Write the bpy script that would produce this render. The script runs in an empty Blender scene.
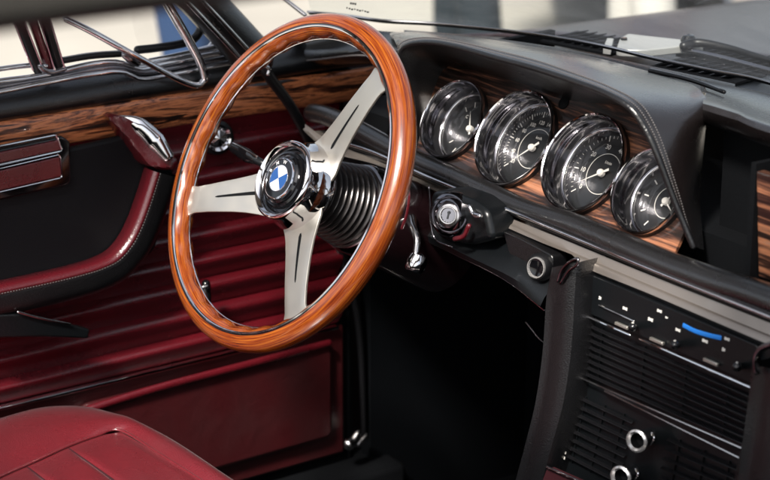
import bpy, bmesh, math, random
from mathutils import Vector, Matrix
random.seed(7)
PI = math.pi
S = bpy.context.scene
COL = S.collection

# ------------------------------------------------------------------ camera
TH, PT = math.radians(55), math.radians(18)
V = Vector((-math.sin(TH)*math.cos(PT), math.cos(TH)*math.cos(PT), -math.sin(PT)))
R = Vector((math.cos(TH), math.sin(TH), 0))
U = R.cross(V)
FPX = 2000.0
def ray(x, y): return V + R*((x-385)/FPX) - U*((y-240)/FPX)
W = Vector((-.36, 0, 0))
CAM = W - ray(286, 181)*2.27
cd = bpy.data.cameras.new('camera'); cam = bpy.data.objects.new('camera', cd); COL.objects.link(cam)
cam.matrix_world = Matrix(((R.x, U.x, -V.x, CAM.x), (R.y, U.y, -V.y, CAM.y), (R.z, U.z, -V.z, CAM.z), (0, 0, 0, 1)))
cd.sensor_width = 36; cd.lens = FPX/770*36; cd.clip_start = .05; cd.clip_end = 300
cd.dof.use_dof = True; cd.dof.focus_distance = 2.27; cd.dof.aperture_fstop = 6.0
S.camera = cam
# ------------------------------------------------------------------ light
wd = bpy.data.worlds.new('World'); S.world = wd; wd.use_nodes = True
nt = wd.node_tree; sky = nt.nodes.new('ShaderNodeTexSky'); sky.sky_type = 'NISHITA'; sky.sun_disc = False
SUN_EL, SUN_AZ = math.radians(48), math.radians(150)     # azimuth clockwise from +Y
sky.sun_elevation = SUN_EL; sky.sun_rotation = SUN_AZ; sky.dust_density = 3
hs_ = nt.nodes.new('ShaderNodeHueSaturation'); hs_.inputs['Saturation'].default_value = .45
nt.links.new(sky.outputs[0], hs_.inputs['Color']); nt.links.new(hs_.outputs[0], nt.nodes['Background'].inputs[0]); nt.nodes['Background'].inputs[1].default_value = .085
sl = bpy.data.lights.new('sun', 'SUN'); sl.energy = 3.0; sl.angle = math.radians(8); sl.color = (1, .94, .86)
so = bpy.data.objects.new('sun', sl); COL.objects.link(so)
sd = Vector((math.sin(SUN_AZ)*math.cos(SUN_EL), math.cos(SUN_AZ)*math.cos(SUN_EL), math.sin(SUN_EL)))
so.rotation_euler = sd.to_track_quat('Z', 'Y').to_euler()
S.view_settings.view_transform = 'Standard'; S.view_settings.look = 'None'; S.view_settings.gamma = 1
S.view_settings.exposure = 1.08
try:
    S.cycles.max_bounces = 10; S.cycles.transparent_max_bounces = 16
except Exception: pass

# ------------------------------------------------------------------ point helpers
def bp(x, y, n, P0):
    r = ray(x, y); n = Vector(n)
    return CAM + r*((Vector(P0)-CAM).dot(n)/r.dot(n))
def PX(x, y, v): return bp(x, y, (1, 0, 0), (v, 0, 0))
def PY(x, y, v): return bp(x, y, (0, 1, 0), (0, v, 0))
def PZ(x, y, v): return bp(x, y, (0, 0, 1), (0, 0, v))
DX = -.70
def D(x, y, off=0): return PX(x, y, DX+off)

# ------------------------------------------------------------------ materials
M = {}
def mat(name, col, rough=.5, metal=0, coat=0, spec=.5, noise=0, nscale=40, bump=0, bscale=200, coatr=.05, rvar=0, col2=None):
    m = bpy.data.materials.new(name); m.use_nodes = True
    t = m.node_tree; b = t.nodes['Principled BSDF']
    b.inputs['Base Color'].default_value = (*col, 1); b.inputs['Roughness'].default_value = rough
    b.inputs['Metallic'].default_value = metal; b.inputs['Coat Weight'].default_value = coat
    b.inputs['Coat Roughness'].default_value = coatr; b.inputs['Specular IOR Level'].default_value = spec
    tc = t.nodes.new('ShaderNodeTexCoord')
    if noise or rvar:
        n = t.nodes.new('ShaderNodeTexNoise'); n.inputs['Scale'].default_value = nscale; n.inputs['Detail'].default_value = 6
        t.links.new(tc.outputs['Object'], n.inputs['Vector'])
        if noise:
            mx = t.nodes.new('ShaderNodeMix'); mx.data_type = 'RGBA'
            c2 = col2 or tuple(c*(1-noise) for c in col)
            mx.inputs['A'].default_value = (*col, 1); mx.inputs['B'].default_value = (*c2, 1)
            t.links.new(n.outputs['Fac'], mx.inputs['Factor']); t.links.new(mx.outputs['Result'], b.inputs['Base Color'])
        if rvar:
            mr = t.nodes.new('ShaderNodeMapRange'); mr.inputs['From Min'].default_value = .3; mr.inputs['From Max'].default_value = .7
            mr.inputs['To Min'].default_value = rough-rvar; mr.inputs['To Max'].default_value = rough+rvar
            t.links.new(n.outputs['Fac'], mr.inputs['Value']); t.links.new(mr.outputs['Result'], b.inputs['Roughness'])
    if bump:
        n2 = t.nodes.new('ShaderNodeTexNoise'); n2.inputs['Scale'].default_value = bscale; n2.inputs['Detail'].default_value = 4
        t.links.new(tc.outputs['Object'], n2.inputs['Vector'])
        bm_ = t.nodes.new('ShaderNodeBump'); bm_.inputs['Strength'].default_value = bump; bm_.inputs['Distance'].default_value = .002
        t.links.new(n2.outputs['Fac'], bm_.inputs['Height']); t.links.new(bm_.outputs['Normal'], b.inputs['Normal'])
    M[name] = m; return m
def leather(name, col, rough=.42, fold=.25, rv=.08, coat=.5):
    m = mat(name, col, rough, coat=coat, coatr=.22, spec=.8, noise=.35, nscale=14, rvar=rv)
    t = m.node_tree; b = t.nodes['Principled BSDF']; tc = t.nodes.new('ShaderNodeTexCoord')
    v = t.nodes.new('ShaderNodeTexVoronoi'); v.inputs['Scale'].default_value = 600; t.links.new(tc.outputs['Object'], v.inputs['Vector'])
    n = t.nodes.new('ShaderNodeTexNoise'); n.inputs['Scale'].default_value = 22; n.inputs['Detail'].default_value = 8; n.inputs['Distortion'].default_value = 1.2
    t.links.new(tc.outputs['Object'], n.inputs['Vector'])
    b1 = t.nodes.new('ShaderNodeBump'); b1.inputs['Strength'].default_value = .45; b1.inputs['Distance'].default_value = .0006
    b2 = t.nodes.new('ShaderNodeBump'); b2.inputs['Strength'].default_value = fold; b2.inputs['Distance'].default_value = .008
    t.links.new(v.outputs['Distance'], b1.inputs['Height']); t.links.new(n.outputs['Fac'], b2.inputs['Height'])
    t.links.new(b1.outputs['Normal'], b2.inputs['Normal']); t.links.new(b2.outputs['Normal'], b.inputs['Normal'])
    return m
def wood(name, stops, sc, coat=1, uv=False, rough=.35, dist=1.0, nsc=1.0, rings=0):
    m = bpy.data.materials.new(name); m.use_nodes = True; t = m.node_tree; b = t.nodes['Principled BSDF']
    tc = t.nodes.new('ShaderNodeTexCoord'); mp = t.nodes.new('ShaderNodeMapping'); mp.inputs['Scale'].default_value = sc
    t.links.new(tc.outputs['UV' if uv else 'Object'], mp.inputs['Vector'])
    n = t.nodes.new('ShaderNodeTexNoise'); n.inputs['Scale'].default_value = nsc; n.inputs['Detail'].default_value = 7
    n.inputs['Roughness'].default_value = .62; n.inputs['Distortion'].default_value = dist
    t.links.new(mp.outputs[0], n.inputs['Vector'])
    cr = t.nodes.new('ShaderNodeValToRGB'); e = cr.color_ramp.elements
    e[0].position = stops[0][0]; e[0].color = (*stops[0][1], 1); e[1].position = stops[-1][0]; e[1].color = (*stops[-1][1], 1)
    for p, c in stops[1:-1]: k = e.new(p); k.color = (*c, 1)
    if rings:
        mu = t.nodes.new('ShaderNodeMath'); mu.operation = 'MULTIPLY'; mu.inputs[1].default_value = rings; t.links.new(n.outputs['Fac'], mu.inputs[0])
        pp = t.nodes.new('ShaderNodeMath'); pp.operation = 'PINGPONG'; pp.inputs[1].default_value = 1; t.links.new(mu.outputs[0], pp.inputs[0])
        nf = t.nodes.new('ShaderNodeTexNoise'); nf.inputs['Scale'].default_value = nsc*3.3; nf.inputs['Detail'].default_value = 5; t.links.new(mp.outputs[0], nf.inputs['Vector'])
        mm = t.nodes.new('ShaderNodeMix'); mm.inputs['Factor'].default_value = .35; t.links.new(pp.outputs[0], mm.inputs['A']); t.links.new(nf.outputs['Fac'], mm.inputs['B'])
        t.links.new(mm.outputs['Result'], cr.inputs['Fac'])
    else: t.links.new(n.outputs['Fac'], cr.inputs['Fac'])
    t.links.new(cr.outputs[0], b.inputs['Base Color'])
    n3 = t.nodes.new('ShaderNodeTexNoise'); n3.inputs['Scale'].default_value = nsc*5; n3.inputs['Detail'].default_value = 3
    t.links.new(mp.outputs[0], n3.inputs['Vector'])
    bu = t.nodes.new('ShaderNodeBump'); bu.inputs['Strength'].default_value = .12; bu.inputs['Distance'].default_value = .001
    t.links.new(n3.outputs['Fac'], bu.inputs['Height']); t.links.new(bu.outputs[0], b.inputs['Normal'])
    b.inputs['Roughness'].default_value = rough; b.inputs['Coat Weight'].default_value = coat; b.inputs['Coat Roughness'].default_value = .06
    M[name] = m; return m
def glassmat(name, ior=1.45, tint=(1, 1, 1), rough=0, gain=1.0):
    m = bpy.data.materials.new(name); m.use_nodes = True; t = m.node_tree; t.nodes.remove(t.nodes['Principled BSDF'])
    tr = t.nodes.new('ShaderNodeBsdfTransparent'); tr.inputs[0].default_value = (*tint, 1)
    gl = t.nodes.new('ShaderNodeBsdfGlossy'); gl.inputs['Roughness'].default_value = rough
    fr = t.nodes.new('ShaderNodeFresnel'); fr.inputs[0].default_value = ior
    ge = t.nodes.new('ShaderNodeNewGeometry'); mi = t.nodes.new('ShaderNodeMapRange'); mi.inputs['To Min'].default_value = ior; mi.inputs['To Max'].default_value = 1/ior
    t.links.new(ge.outputs['Backfacing'], mi.inputs['Value']); t.links.new(mi.outputs['Result'], fr.inputs[0])
    mu = t.nodes.new('ShaderNodeMath'); mu.operation = 'MULTIPLY'; mu.inputs[1].default_value = gain; mu.use_clamp = True
    mx = t.nodes.new('ShaderNodeMixShader'); t.links.new(fr.outputs[0], mu.inputs[0]); t.links.new(mu.outputs[0], mx.inputs[0])
    t.links.new(tr.outputs[0], mx.inputs[1]); t.links.new(gl.outputs[0], mx.inputs[2])
    t.links.new(mx.outputs[0], t.nodes['Material Output'].inputs[0]); M[name] = m; return m

leather('black_leather', (.0055, .0055, .0065), .32, .04, .06, .3)
leather('hood_leather', (.011, .008, .008), .27, .03, .05, 1.0)
leather('maroon_leather', (.125, .007, .013), .25, .03, .05, 1.0)
leather('seat_leather', (.175, .014, .021), .30, .12, .14, 1.0)
for k_, v_ in (('Sheen Weight', .12), ('Sheen Roughness', .35), ('Coat Roughness', .16)): M['seat_leather'].node_tree.nodes['Principled BSDF'].inputs[k_].default_value = v_
leather('dark_maroon', (.060, .006, .008), .42, .15)
mat('black_plastic', (.004, .005, .006), .30, bump=.1, bscale=300)
mat('matt_black', (.0025, .003, .004), .75, spec=.15, bump=.2, bscale=150)
mat('gloss_black', (.004, .004, .005), .08, coat=.5)
mat('carpet', (.002, .0028, .004), .95, spec=.1, bump=1, bscale=700)
mat('rubber', (.005, .005, .006), .4)
mat('chrome', (.86, .85, .87), .07, 1, rvar=.03, nscale=9)
mat('soft_chrome', (.62, .60, .60), .18, 1, rvar=.05, nscale=20)
mat('dark_chrome', (.30, .29, .31), .12, 1)
mat('brushed', (.62, .59, .53), .36, .85, rvar=.06, nscale=60)
mat('bronze_trim', (.42, .37, .33), .34, .8, noise=.15, nscale=30, rvar=.05)
mat('silver_paint', (.52, .52, .50), .3, .3)
mat('white_mark', (.60, .58, .54), .5)
mat('blue_mark', (.02, .22, .75), .4)
mat('red_mark', (.55, .02, .02), .4)
mat('emblem_blue', (.008, .065, .24), .25, coat=.5)
mat('emblem_white', (.66, .66, .67), .25, coat=.5)
mat('wall_black', (.42, .41, .44), .09, 1)
mat('satin', (.78, .76, .75), .20, .75)
mat('dial_black', (.008, .009, .010), .4)
mat('headliner', (.30, .28, .25), .9)
mat('bellows_rubber', (.07, .065, .065), .22, .7)
mat('column_paint', (.010, .004, .005), .22, coat=.5)
leather('rail_leather', (.010, .0095, .010), .28, .03, .05, 1.0)
mat('slat_black', (.006, .006, .007), .22, coat=.5)
mat('thread', (.13, .12, .12), .6)
mat('ground', (.56, .53, .46), .85, noise=.5, nscale=.9, bump=.3, bscale=30, col2=(.26, .24, .21))
mat('car_paint', (.035, .022, .024), .30, .2, coat=.35, coatr=.2, noise=.1, nscale=5)
mat('denim', (.02, .055, .14), .8, noise=.3, nscale=8)
mat('dark_cloth', (.012, .022, .030), .85, noise=.3, nscale=8)
mat('skin', (.5, .28, .2), .5)
mat('shoe', (.02, .02, .02), .5)
mat('light_cloth', (.6, .58, .54), .85)
mat('hair', (.03, .02, .015), .6)
mat('plaster', (.62, .58, .50), .85, noise=.15, nscale=2)
mat('seam_maroon', (.03, .003, .006), .6)
mat('perforated_black', (.004, .0045, .006), .5, spec=.25, bump=.5, bscale=900)
mat('dark_glass', (.02, .025, .03), .1)
OR = (.62, .20, .045); DB = (.018, .008, .006); MB = (.16, .045, .018)
wood('door_wood', [(.22, (.012, .005, .004)), (.36, (.07, .02, .009)), (.44, (.19, .055, .022)), (.58, (.62, .215, .085)), (.72, (.48, .155, .065)), (.82, (.10, .03, .015))], (34, 5.5, 60), dist=.7, coat=.6, rings=6.5)
wood('dash_wood', [(.22, (.014, .008, .006)), (.36, (.06, .026, .018)), (.46, (.20, .085, .048)), (.60, (.42, .17, .085)), (.74, (.33, .18, .12)), (.85, (.22, .11, .07))], (3.6, 55, 70), dist=.6, coat=.8, rings=4)
wood('rim_wood', [(.28, (.055, .008, .003)), (.42, (.16, .024, .005)), (.54, (.28, .060, .008)), (.68, (.44, .14, .014)), (.80, (.18, .032, .006))], (10, 26, 1), coat=1, uv=True, rough=.22, dist=.4)
glassmat('clear_glass', 1.45)
glassmat('gauge_glass', 1.5, gain=.8)
glassmat('windshield_glass', 1.5, (.93, .96, .95), gain=1.0)
_t = M['windshield_glass'].node_tree; _o = _t.nodes['Material Output']; _s = _o.inputs[0].links[0].from_socket
_d = _t.nodes.new('ShaderNodeBsdfDiffuse'); _d.inputs[0].default_value = (.75, .74, .72, 1); _tl = _t.nodes.new('ShaderNodeBsdfTranslucent'); _tl.inputs[0].default_value = (.75, .74, .72, 1)
_a = _t.nodes.new('ShaderNodeAddShader'); _t.links.new(_d.outputs[0], _a.inputs[0]); _t.links.new(_tl.outputs[0], _a.inputs[1])
_c = _t.nodes.new('ShaderNodeTexCoord'); _m = _t.nodes.new('ShaderNodeMapping'); _m.inputs['Scale'].default_value = (3, 3, 14); _m.inputs['Rotation'].default_value = (0, .3, 0)
_n = _t.nodes.new('ShaderNodeTexNoise'); _n.inputs['Scale'].default_value = 2.2; _n.inputs['Detail'].default_value = 8; _n.inputs['Roughness'].default_value = .7
_r = _t.nodes.new('ShaderNodeMapRange'); _r.inputs['From Min'].default_value = .35; _r.inputs['From Max'].default_value = .75; _r.inputs['To Min'].default_value = .03; _r.inputs['To Max'].default_value = .16
_x = _t.nodes.new('ShaderNodeMixShader'); _t.links.new(_c.outputs['Object'], _m.inputs[0]); _t.links.new(_m.outputs[0], _n.inputs['Vector']); _t.links.new(_n.outputs['Fac'], _r.inputs['Value'])
_t.links.new(_r.outputs['Result'], _x.inputs[0]); _t.links.new(_s, _x.inputs[1]); _t.links.new(_a.outputs[0], _x.inputs[2]); _t.links.new(_x.outputs[0], _o.inputs[0])

# ------------------------------------------------------------------ object helpers
def link(o, parent=None):
    COL.objects.link(o)
    if parent is not None:
        o.parent = parent
        g = world_loc(parent)
        if o.type == 'MESH' and not o.get('_l'):
            o.data.transform(Matrix.Translation(-g))
    return o
def world_loc(o):
    v = Vector(o.location)
    while o.parent: o = o.parent; v += o.location
    return v
def thing(name, label, cat, loc=(0, 0, 0), group=None):
    o = bpy.data.objects.new(name, None); COL.objects.link(o); o.location = loc; o.empty_display_size = .05
    o['label'] = label; o['category'] = cat
    if group: o['group'] = group
    return o
def tag(o, label, cat, group=None):
    o['label'] = label; o['category'] = cat
    if group: o['group'] = group
    return o
class MB:
    def __init__(s): s.v = []; s.f = []; s.mi = []; s.uv = None; s.mats = []
    def m(s, name):
        if name not in s.mats: s.mats.append(name)
        return s.mats.index(name)
    def add(s, vs, fs, mt):
        k = len(s.v); i = s.m(mt); s.v += [Vector(v) for v in vs]
        s.f += [tuple(j+k for j in f) for f in fs]; s.mi += [i]*len(fs); return s
    def build(s, name, parent=None, smooth=True, bevel=0, solid=0, sub=0, angle=40, bseg=2):
        me = bpy.data.meshes.new(name); me.from_pydata(s.v, [], s.f)
        for mn in s.mats: me.materials.append(M[mn])
        for p, i in zip(me.polygons, s.mi): p.material_index = i; p.use_smooth = smooth
        if s.uv: 
            l = me.uv_layers.new()
            for p in me.polygons:
                for li, a in zip(p.loop_indices, s.uv[p.index]): l.data[li].uv = a
        b = bmesh.new(); b.from_mesh(me)
        if not s.uv: bmesh.ops.remove_doubles(b, verts=b.verts, dist=1e-6)
        bmesh.ops.recalc_face_normals(b, faces=b.faces)
        if smooth:
            for e in b.edges:
                if len(e.link_faces) == 2 and e.calc_face_angle(0) > math.radians(angle): e.smooth = False
        b.to_mesh(me); b.free()
        o = bpy.data.objects.new(name, me)
        if solid: q = o.modifiers.new('s', 'SOLIDIFY'); q.thickness = solid; q.offset = 0
        if bevel:
            q = o.modifiers.new('b', 'BEVEL'); q.width = bevel; q.segments = bseg; q.limit_method = 'ANGLE'; q.angle_limit = math.radians(35)
        if sub: q = o.modifiers.new('u', 'SUBSURF'); q.levels = sub; q.render_levels = sub
        link(o, parent); return o

def spline(pts, n=None, closed=False):
    pts = [Vector(p) for p in pts]
    if len(pts) == 2:
        n = n or 2; return [pts[0].lerp(pts[1], i/(n-1)) for i in range(n)]
    out = []; L = len(pts); segs = L if closed else L-1; k = 12
    for i in range(segs):
        if closed: p0, p1, p2, p3 = pts[i-1], pts[i], pts[(i+1) % L], pts[(i+2) % L]
        else:
            p1, p2 = pts[i], pts[i+1]; p0 = pts[i-1] if i else p1*2-p2; p3 = pts[i+2] if i+2 < L else p2*2-p1
        for j in range(k):
            t = j/k
            out.append(.5*((2*p1)+(-p0+p2)*t+(2*p0-5*p1+4*p2-p3)*t*t+(-p0+3*p1-3*p2+p3)*t**3))
    out.append(pts[0].copy() if closed else pts[-1].copy())
    n = n or len(out)
    d = [0]
    for a, b in zip(out, out[1:]): d.append(d[-1]+(b-a).length)
    res = []; j = 0; m = n if not closed else n+1
    for i in range(m):
        s = d[-1]*i/(m-1)
        while j < len(d)-2 and d[j+1] < s: j += 1
        q = (s-d[j])/max(d[j+1]-d[j], 1e-9); res.append(out[j].lerp(out[j+1], min(1, q)))
    return res[:-1] if closed else res
def frames(path, up=None, closed=False):
    n = len(path); T = []
    for i in range(n):
        a = path[i-1] if (i or closed) else path[i]; b = path[(i+1) % n] if (i < n-1 or closed) else path[i]
        T.append((b-a).normalized())
    if up is None:
        up = Vector((0, 0, 1)) if abs(T[0].z) < .9 else Vector((1, 0, 0))
    up = Vector(up); N = []; nn = (up-T[0]*up.dot(T[0])).normalized()
    for t in T:
        nn = (nn-t*nn.dot(t)).normalized(); N.append(nn)
    return T, N, [t.cross(a) for t, a in zip(T, N)]
def tube(mb, pts, r, mt, n=40, seg=14, closed=False, up=None, raw=False, flat=1.0, fixed=False, round_ends=True):
    """tube along a spline; r scalar or list; flat scales the section along the binormal"""
    path = [Vector(p) for p in pts] if raw else spline(pts, n, closed)
    n = len(path); T, N, B = frames(path, up, closed)
    if fixed and up is not None:
        upv = Vector(up); N = [(upv-t*upv.dot(t)).normalized() for t in T]; B = [t.cross(a) for t, a in zip(T, N)]
    def rad(i):
        if isinstance(r, (int, float)): return r
        f = i/(n-1)*(len(r)-1); k = min(int(f), len(r)-2); return r[k]+(r[k+1]-r[k])*(f-k)
    vs = []; fs = []
    rings = []
    def ring(c, a, b, rr):
        k = len(vs)
        for j in range(seg):
            w = 2*PI*j/seg; vs.append(c+a*(math.cos(w)*rr)+b*(math.sin(w)*rr*flat))
        rings.append(k)
    if not closed and round_ends:
        for q in (.98, .8, .45): r0 = rad(0); ring(path[0]-T[0]*(r0*q*min(1, flat)), N[0], B[0], r0*math.sqrt(1-q*q))
    for i in range(n): ring(path[i], N[i], B[i], rad(i))
    if not closed and round_ends:
        for q in (.45, .8, .98): r0 = rad(n-1); ring(path[-1]+T[-1]*(r0*q*min(1, flat)), N[-1], B[-1], r0*math.sqrt(1-q*q))
    m = len(rings)
    for i in range(m if closed else m-1):
        a, b = rings[i], rings[(i+1) % m]
        for j in range(seg): k = (j+1) % seg; fs.append((a+j, a+k, b+k, b+j))
    if not closed: fs.append(tuple(rings[0]+j for j in range(seg))); fs.append(tuple(rings[-1]+j for j in range(seg)))
    return mb.add(vs, fs, mt)
def axes(n, hint=(1, 0, 0)):
    n = Vector(n).normalized(); h = Vector(hint); e1 = (h-n*h.dot(n)).normalized(); return e1, n.cross(e1), n
def lathe(mb, c, n, prof, mt, seg=64, cap0=False, cap1=False, hint=(1, 0, 0)):
    """prof [(r, h)] round axis n through c"""
    e1, e2, n = axes(n, hint); c = Vector(c); vs = []; fs = []
    for r, h in prof:
        for j in range(seg):
            w = 2*PI*j/seg; vs.append(c+n*h+(e1*math.cos(w)+e2*math.sin(w))*r)
    for i in range(len(prof)-1):
        for j in range(seg): k = (j+1) % seg; fs.append((i*seg+j, i*seg+k, (i+1)*seg+k, (i+1)*seg+j))
    if cap0: fs.append(tuple(range(seg)))
    if cap1: fs.append(tuple((len(prof)-1)*seg+j for j in range(seg)))
    return mb.add(vs, fs, mt)
def loft(mb, rails, mt, nu=40, nv=None, closed=False):
    """surface through rails (lists of points), smooth both ways"""
    rs = [spline(r, nu) for r in rails]; cols = []
    for i in range(nu):
        c = [r[i] for r in rs]
        cols.append(spline(c, nv or max(2, 6*(len(rails)-1)+1)) if len(c) > 2 or nv else c)
    m = len(cols[0]); vs = [p for c in cols for p in c]
    fs = [(i*m+j, i*m+j+1, (i+1)*m+j+1, (i+1)*m+j) for i in range(nu-1) for j in range(m-1)]
    return mb.add(vs, fs, mt)
def slab(mb, poly, d, mt):
    """polygon extruded by vector d"""
    n = len(poly); d = Vector(d); poly = [Vector(p) for p in poly]
    vs = poly+[p+d for p in poly]
    fs = [tuple(range(n)), tuple(range(2*n-1, n-1, -1))]+[(i, (i+1) % n, n+(i+1) % n, n+i) for i in range(n)]
    return mb.add(vs, fs, mt)
def box(mb, c, ex, ey, ez, mt):
    c, ex, ey, ez = map(Vector, (c, ex, ey, ez))
    vs = [c+ex*a+ey*b+ez*d for a in (-1, 1) for b in (-1, 1) for d in (-1, 1)]
    fs = [(0, 1, 3, 2), (4, 6, 7, 5), (0, 4, 5, 1), (2, 3, 7, 6), (0, 2, 6, 4), (1, 5, 7, 3)]
    return mb.add(vs, fs, mt)
def roundpoly(pts, r=.3, k=4):
    """round the corners of a 3-D polygon (fraction r of the shorter side)"""
    out = []; n = len(pts)
    for i in range(n):
        p = Vector(pts[i]); a = Vector(pts[i-1]); b = Vector(pts[(i+1) % n])
        l = min((a-p).length, (b-p).length)*r; pa = p+(a-p).normalized()*l; pb = p+(b-p).normalized()*l
        for j in range(k+1):
            t = j/k; out.append(pa*(1-t)**2+p*2*t*(1-t)+pb*t*t)
    return out
_fc = {}
def text_geo(mb, s, size, c, ex, ey, mt, depth=.0002):
    """letters as mesh, centred at c, running along ex, upright along ey"""
    if s not in _fc:
        cu = bpy.data.curves.new('lettering', 'FONT'); cu.body = s; cu.size = 1; cu.align_x = 'CENTER'; cu.align_y = 'CENTER'; cu.offset = .012
        o = bpy.data.objects.new('lettering', cu); COL.objects.link(o); dg = bpy.context.evaluated_depsgraph_get()
        me = bpy.data.meshes.new_from_object(o.evaluated_get(dg))
        _fc[s] = ([v.co.copy() for v in me.vertices], [tuple(p.vertices) for p in me.polygons])
        bpy.data.objects.remove(o); bpy.data.curves.remove(cu); bpy.data.meshes.remove(me)
    vs, fs = _fc[s]; ex = Vector(ex).normalized(); ey = Vector(ey).normalized(); n = ex.cross(ey)
    return mb.add([Vector(c)+ex*(v.x*size)+ey*(v.y*size)+n*depth for v in vs], fs, mt)
def dup(o, offset, parent=None):
    c = o.copy(); COL.objects.link(c); c.parent = parent
    if offset is not None: c.location = Vector(o.location)+Vector(offset)
    for ch in o.children: dup(ch, None, c)
    return c

# ================================================================== THE SETTING
def grid_plane(name, x0, x1, y0, y1, z, mt):
    mb = MB(); mb.add([(x0, y0, z), (x1, y0, z), (x1, y1, z), (x0, y1, z)], [(0, 1, 2, 3)], mt)
    o = mb.build(name, smooth=False); o['kind'] = 'structure'; return o
grid_plane('ground', -60, 60, -60, 60, -.86, 'ground')

# ------------------------------------------------------------------ people standing outside
def skin_body(name, joints, edges, mt, parent=None, sub=2):
    me = bpy.data.meshes.new(name); me.from_pydata([j[0] for j in joints], edges, []); me.materials.append(M[mt])
    o = bpy.data.objects.new(name, me); q = o.modifiers.new('skin', 'SKIN'); q.use_smooth_shade = True
    for sv, j in zip(me.skin_vertices[0].data, joints): sv.radius = (j[1], j[2] if len(j) > 2 else j[1])
    me.skin_vertices[0].data[0].use_root = True
    s = o.modifiers.new('sub', 'SUBSURF'); s.levels = sub; s.render_levels = sub
    COL.objects.link(o); o.parent = parent; return o
def person(loc, rot, label, trousers, top, stride=.12):
    p = thing('person', label, 'person', loc, 'people standing outside the car'); p.rotation_euler = (0, 0, rot)
    J = [((0, 0, .95), .15, .12), ((0, 0, 1.15), .14, .10), ((0, 0, 1.38), .17, .11), ((0, 0, 1.50), .06), ((0, .01, 1.58), .075, .085), ((0, .02, 1.68), .085, .10), ((0, .01, 1.76), .06),
         ((.10, 0, .88), .09), ((.11, .04, .50), .06), ((.12, stride, .10), .04), ((.12, stride+.02, .07), .035),
         ((-.10, 0, .88), .09), ((-.11, 0, .50), .06), ((-.12, -stride, .10), .04), ((-.12, -stride+.02, .07), .035),
         ((.20, 0, 1.42), .05), ((.25, -.02, 1.14), .04), ((.26, .08, .90), .03), ((.26, .13, .80), .035, .015),
         ((-.20, 0, 1.42), .05), ((-.25, -.02, 1.14), .04), ((-.26, .08, .90), .03), ((-.26, .13, .80), .035, .015)]
    E = [(0, 1), (1, 2), (2, 3), (3, 4), (4, 5), (5, 6), (0, 7), (7, 8), (8, 9), (9, 10), (0, 11), (11, 12), (12, 13), (13, 14), (2, 15), (15, 16), (16, 17), (17, 18), (2, 19), (19, 20), (20, 21), (21, 22)]
    skin_body('body', J, E, 'skin', p)
    T = [((0, 0, .96), .17, .135), ((.10, 0, .86), .105), ((.112, .04, .50), .082), ((.12, stride, .10), .068),
         ((-.10, 0, .86), .105), ((-.112, 0, .50), .082), ((-.12, -stride, .10), .068), ((0, 0, 1.04), .155, .125)]
    skin_body('trousers', T, [(0, 1), (1, 2), (2, 3), (0, 4), (4, 5), (5, 6), (0, 7)], trousers, p)
    Tp = [((0, 0, 1.02), .165, .13), ((0, 0, 1.2), .16, .12), ((0, 0, 1.38), .18, .125), ((0, 0, 1.46), .08), ((.20, 0, 1.42), .065), ((.25, -.02, 1.14), .055), ((.26, .08, .92), .045),
          ((-.20, 0, 1.42), .065), ((-.25, -.02, 1.14), .055), ((-.26, .08, .92), .045)]
    skin_body('shirt', Tp, [(0, 1), (1, 2), (2, 3), (2, 4), (4, 5), (5, 6), (2, 7), (7, 8), (8, 9)], top, p)
    for sx, sy in ((.12, stride), (-.12, -stride)):
        skin_body('shoe', [((sx, sy-.03, .05), .05, .045), ((sx, sy+.08, .04), .05, .035), ((sx, sy+.18, .03), .045, .025)], [(0, 1), (1, 2)], 'shoe', p)
    skin_body('hair', [((0, -.01, 1.70), .095, .10), ((0, 0, 1.78), .08, .085)], [(0, 1)], 'hair', p)
    return p
g = PZ(198, 140, -.86); person((g.x, g.y, -.86), 2.2, 'person in blue jeans standing beyond the side window', 'denim', 'light_cloth', .05)
g = PZ(468, 90, -.86); person((g.x, g.y, -.86), 2.5, 'person in dark teal trousers standing beyond the windscreen, between the wheel and the cowl', 'dark_cloth', 'dark_cloth', .05)
g = PZ(641, 90, -.86); person((g.x, g.y, -.86), 2.4, 'person in white trousers standing beyond the bonnet in front of the dark parked car', 'light_cloth', 'denim', .05)

# dark car parked across the yard
g = PZ(690, 60, -.86)
pc = thing('parked_car', 'dark parked car out of focus beyond the bonnet', 'car', (g.x+1.0-.66, g.y+1.31+.5, -.86))
dL = Vector((.62, .78, 0)).normalized(); dW = Vector((-.78, .62, 0)).normalized(); cc = Vector((g.x+1.0-.66, g.y+1.31+.5, -.86))
def sect(u, hw, z0, z1, k=10):
    pts = []
    for i in range(k+1):
        a = PI*i/k; pts.append(cc+dL*u+dW*(-hw*math.copysign(abs(math.cos(a))**.45, math.cos(a)))+Vector((0, 0, z0+(z1-z0)*math.sin(a)**.5)))
    return pts
mb = MB(); secs = [sect(u, hw, .22, h, 16) for u, hw, h in ((-2.15, .60, .62), (-2.0, .80, .74), (-1.2, .86, .86), (-.4, .88, .92), (.5, .88, .92), (1.3, .86, .92), (2.0, .80, .86), (2.15, .62, .70))]
vs = [p for q in secs for p in q]; n_ = 17
mb.add(vs, [(i*n_+j, i*n_+j+1, (i+1)*n_+j+1, (i+1)*n_+j) for i in range(7) for j in range(16)]+[(i*n_, i*n_+16, (i+1)*n_+16, (i+1)*n_) for i in range(7)]+[tuple(range(17)), tuple(7*n_+j for j in range(17))], 'dark_cloth'); mb.build('body', pc)
mb = MB(); secs = [sect(u, hw, .80, h, 16) for u, hw, h in ((-1.0, .74, .90), (-.5, .66, 1.32), (.2, .64, 1.38), (.9, .64, 1.34), (1.6, .72, .92))]
vs = [p for q in secs for p in q]
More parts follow.
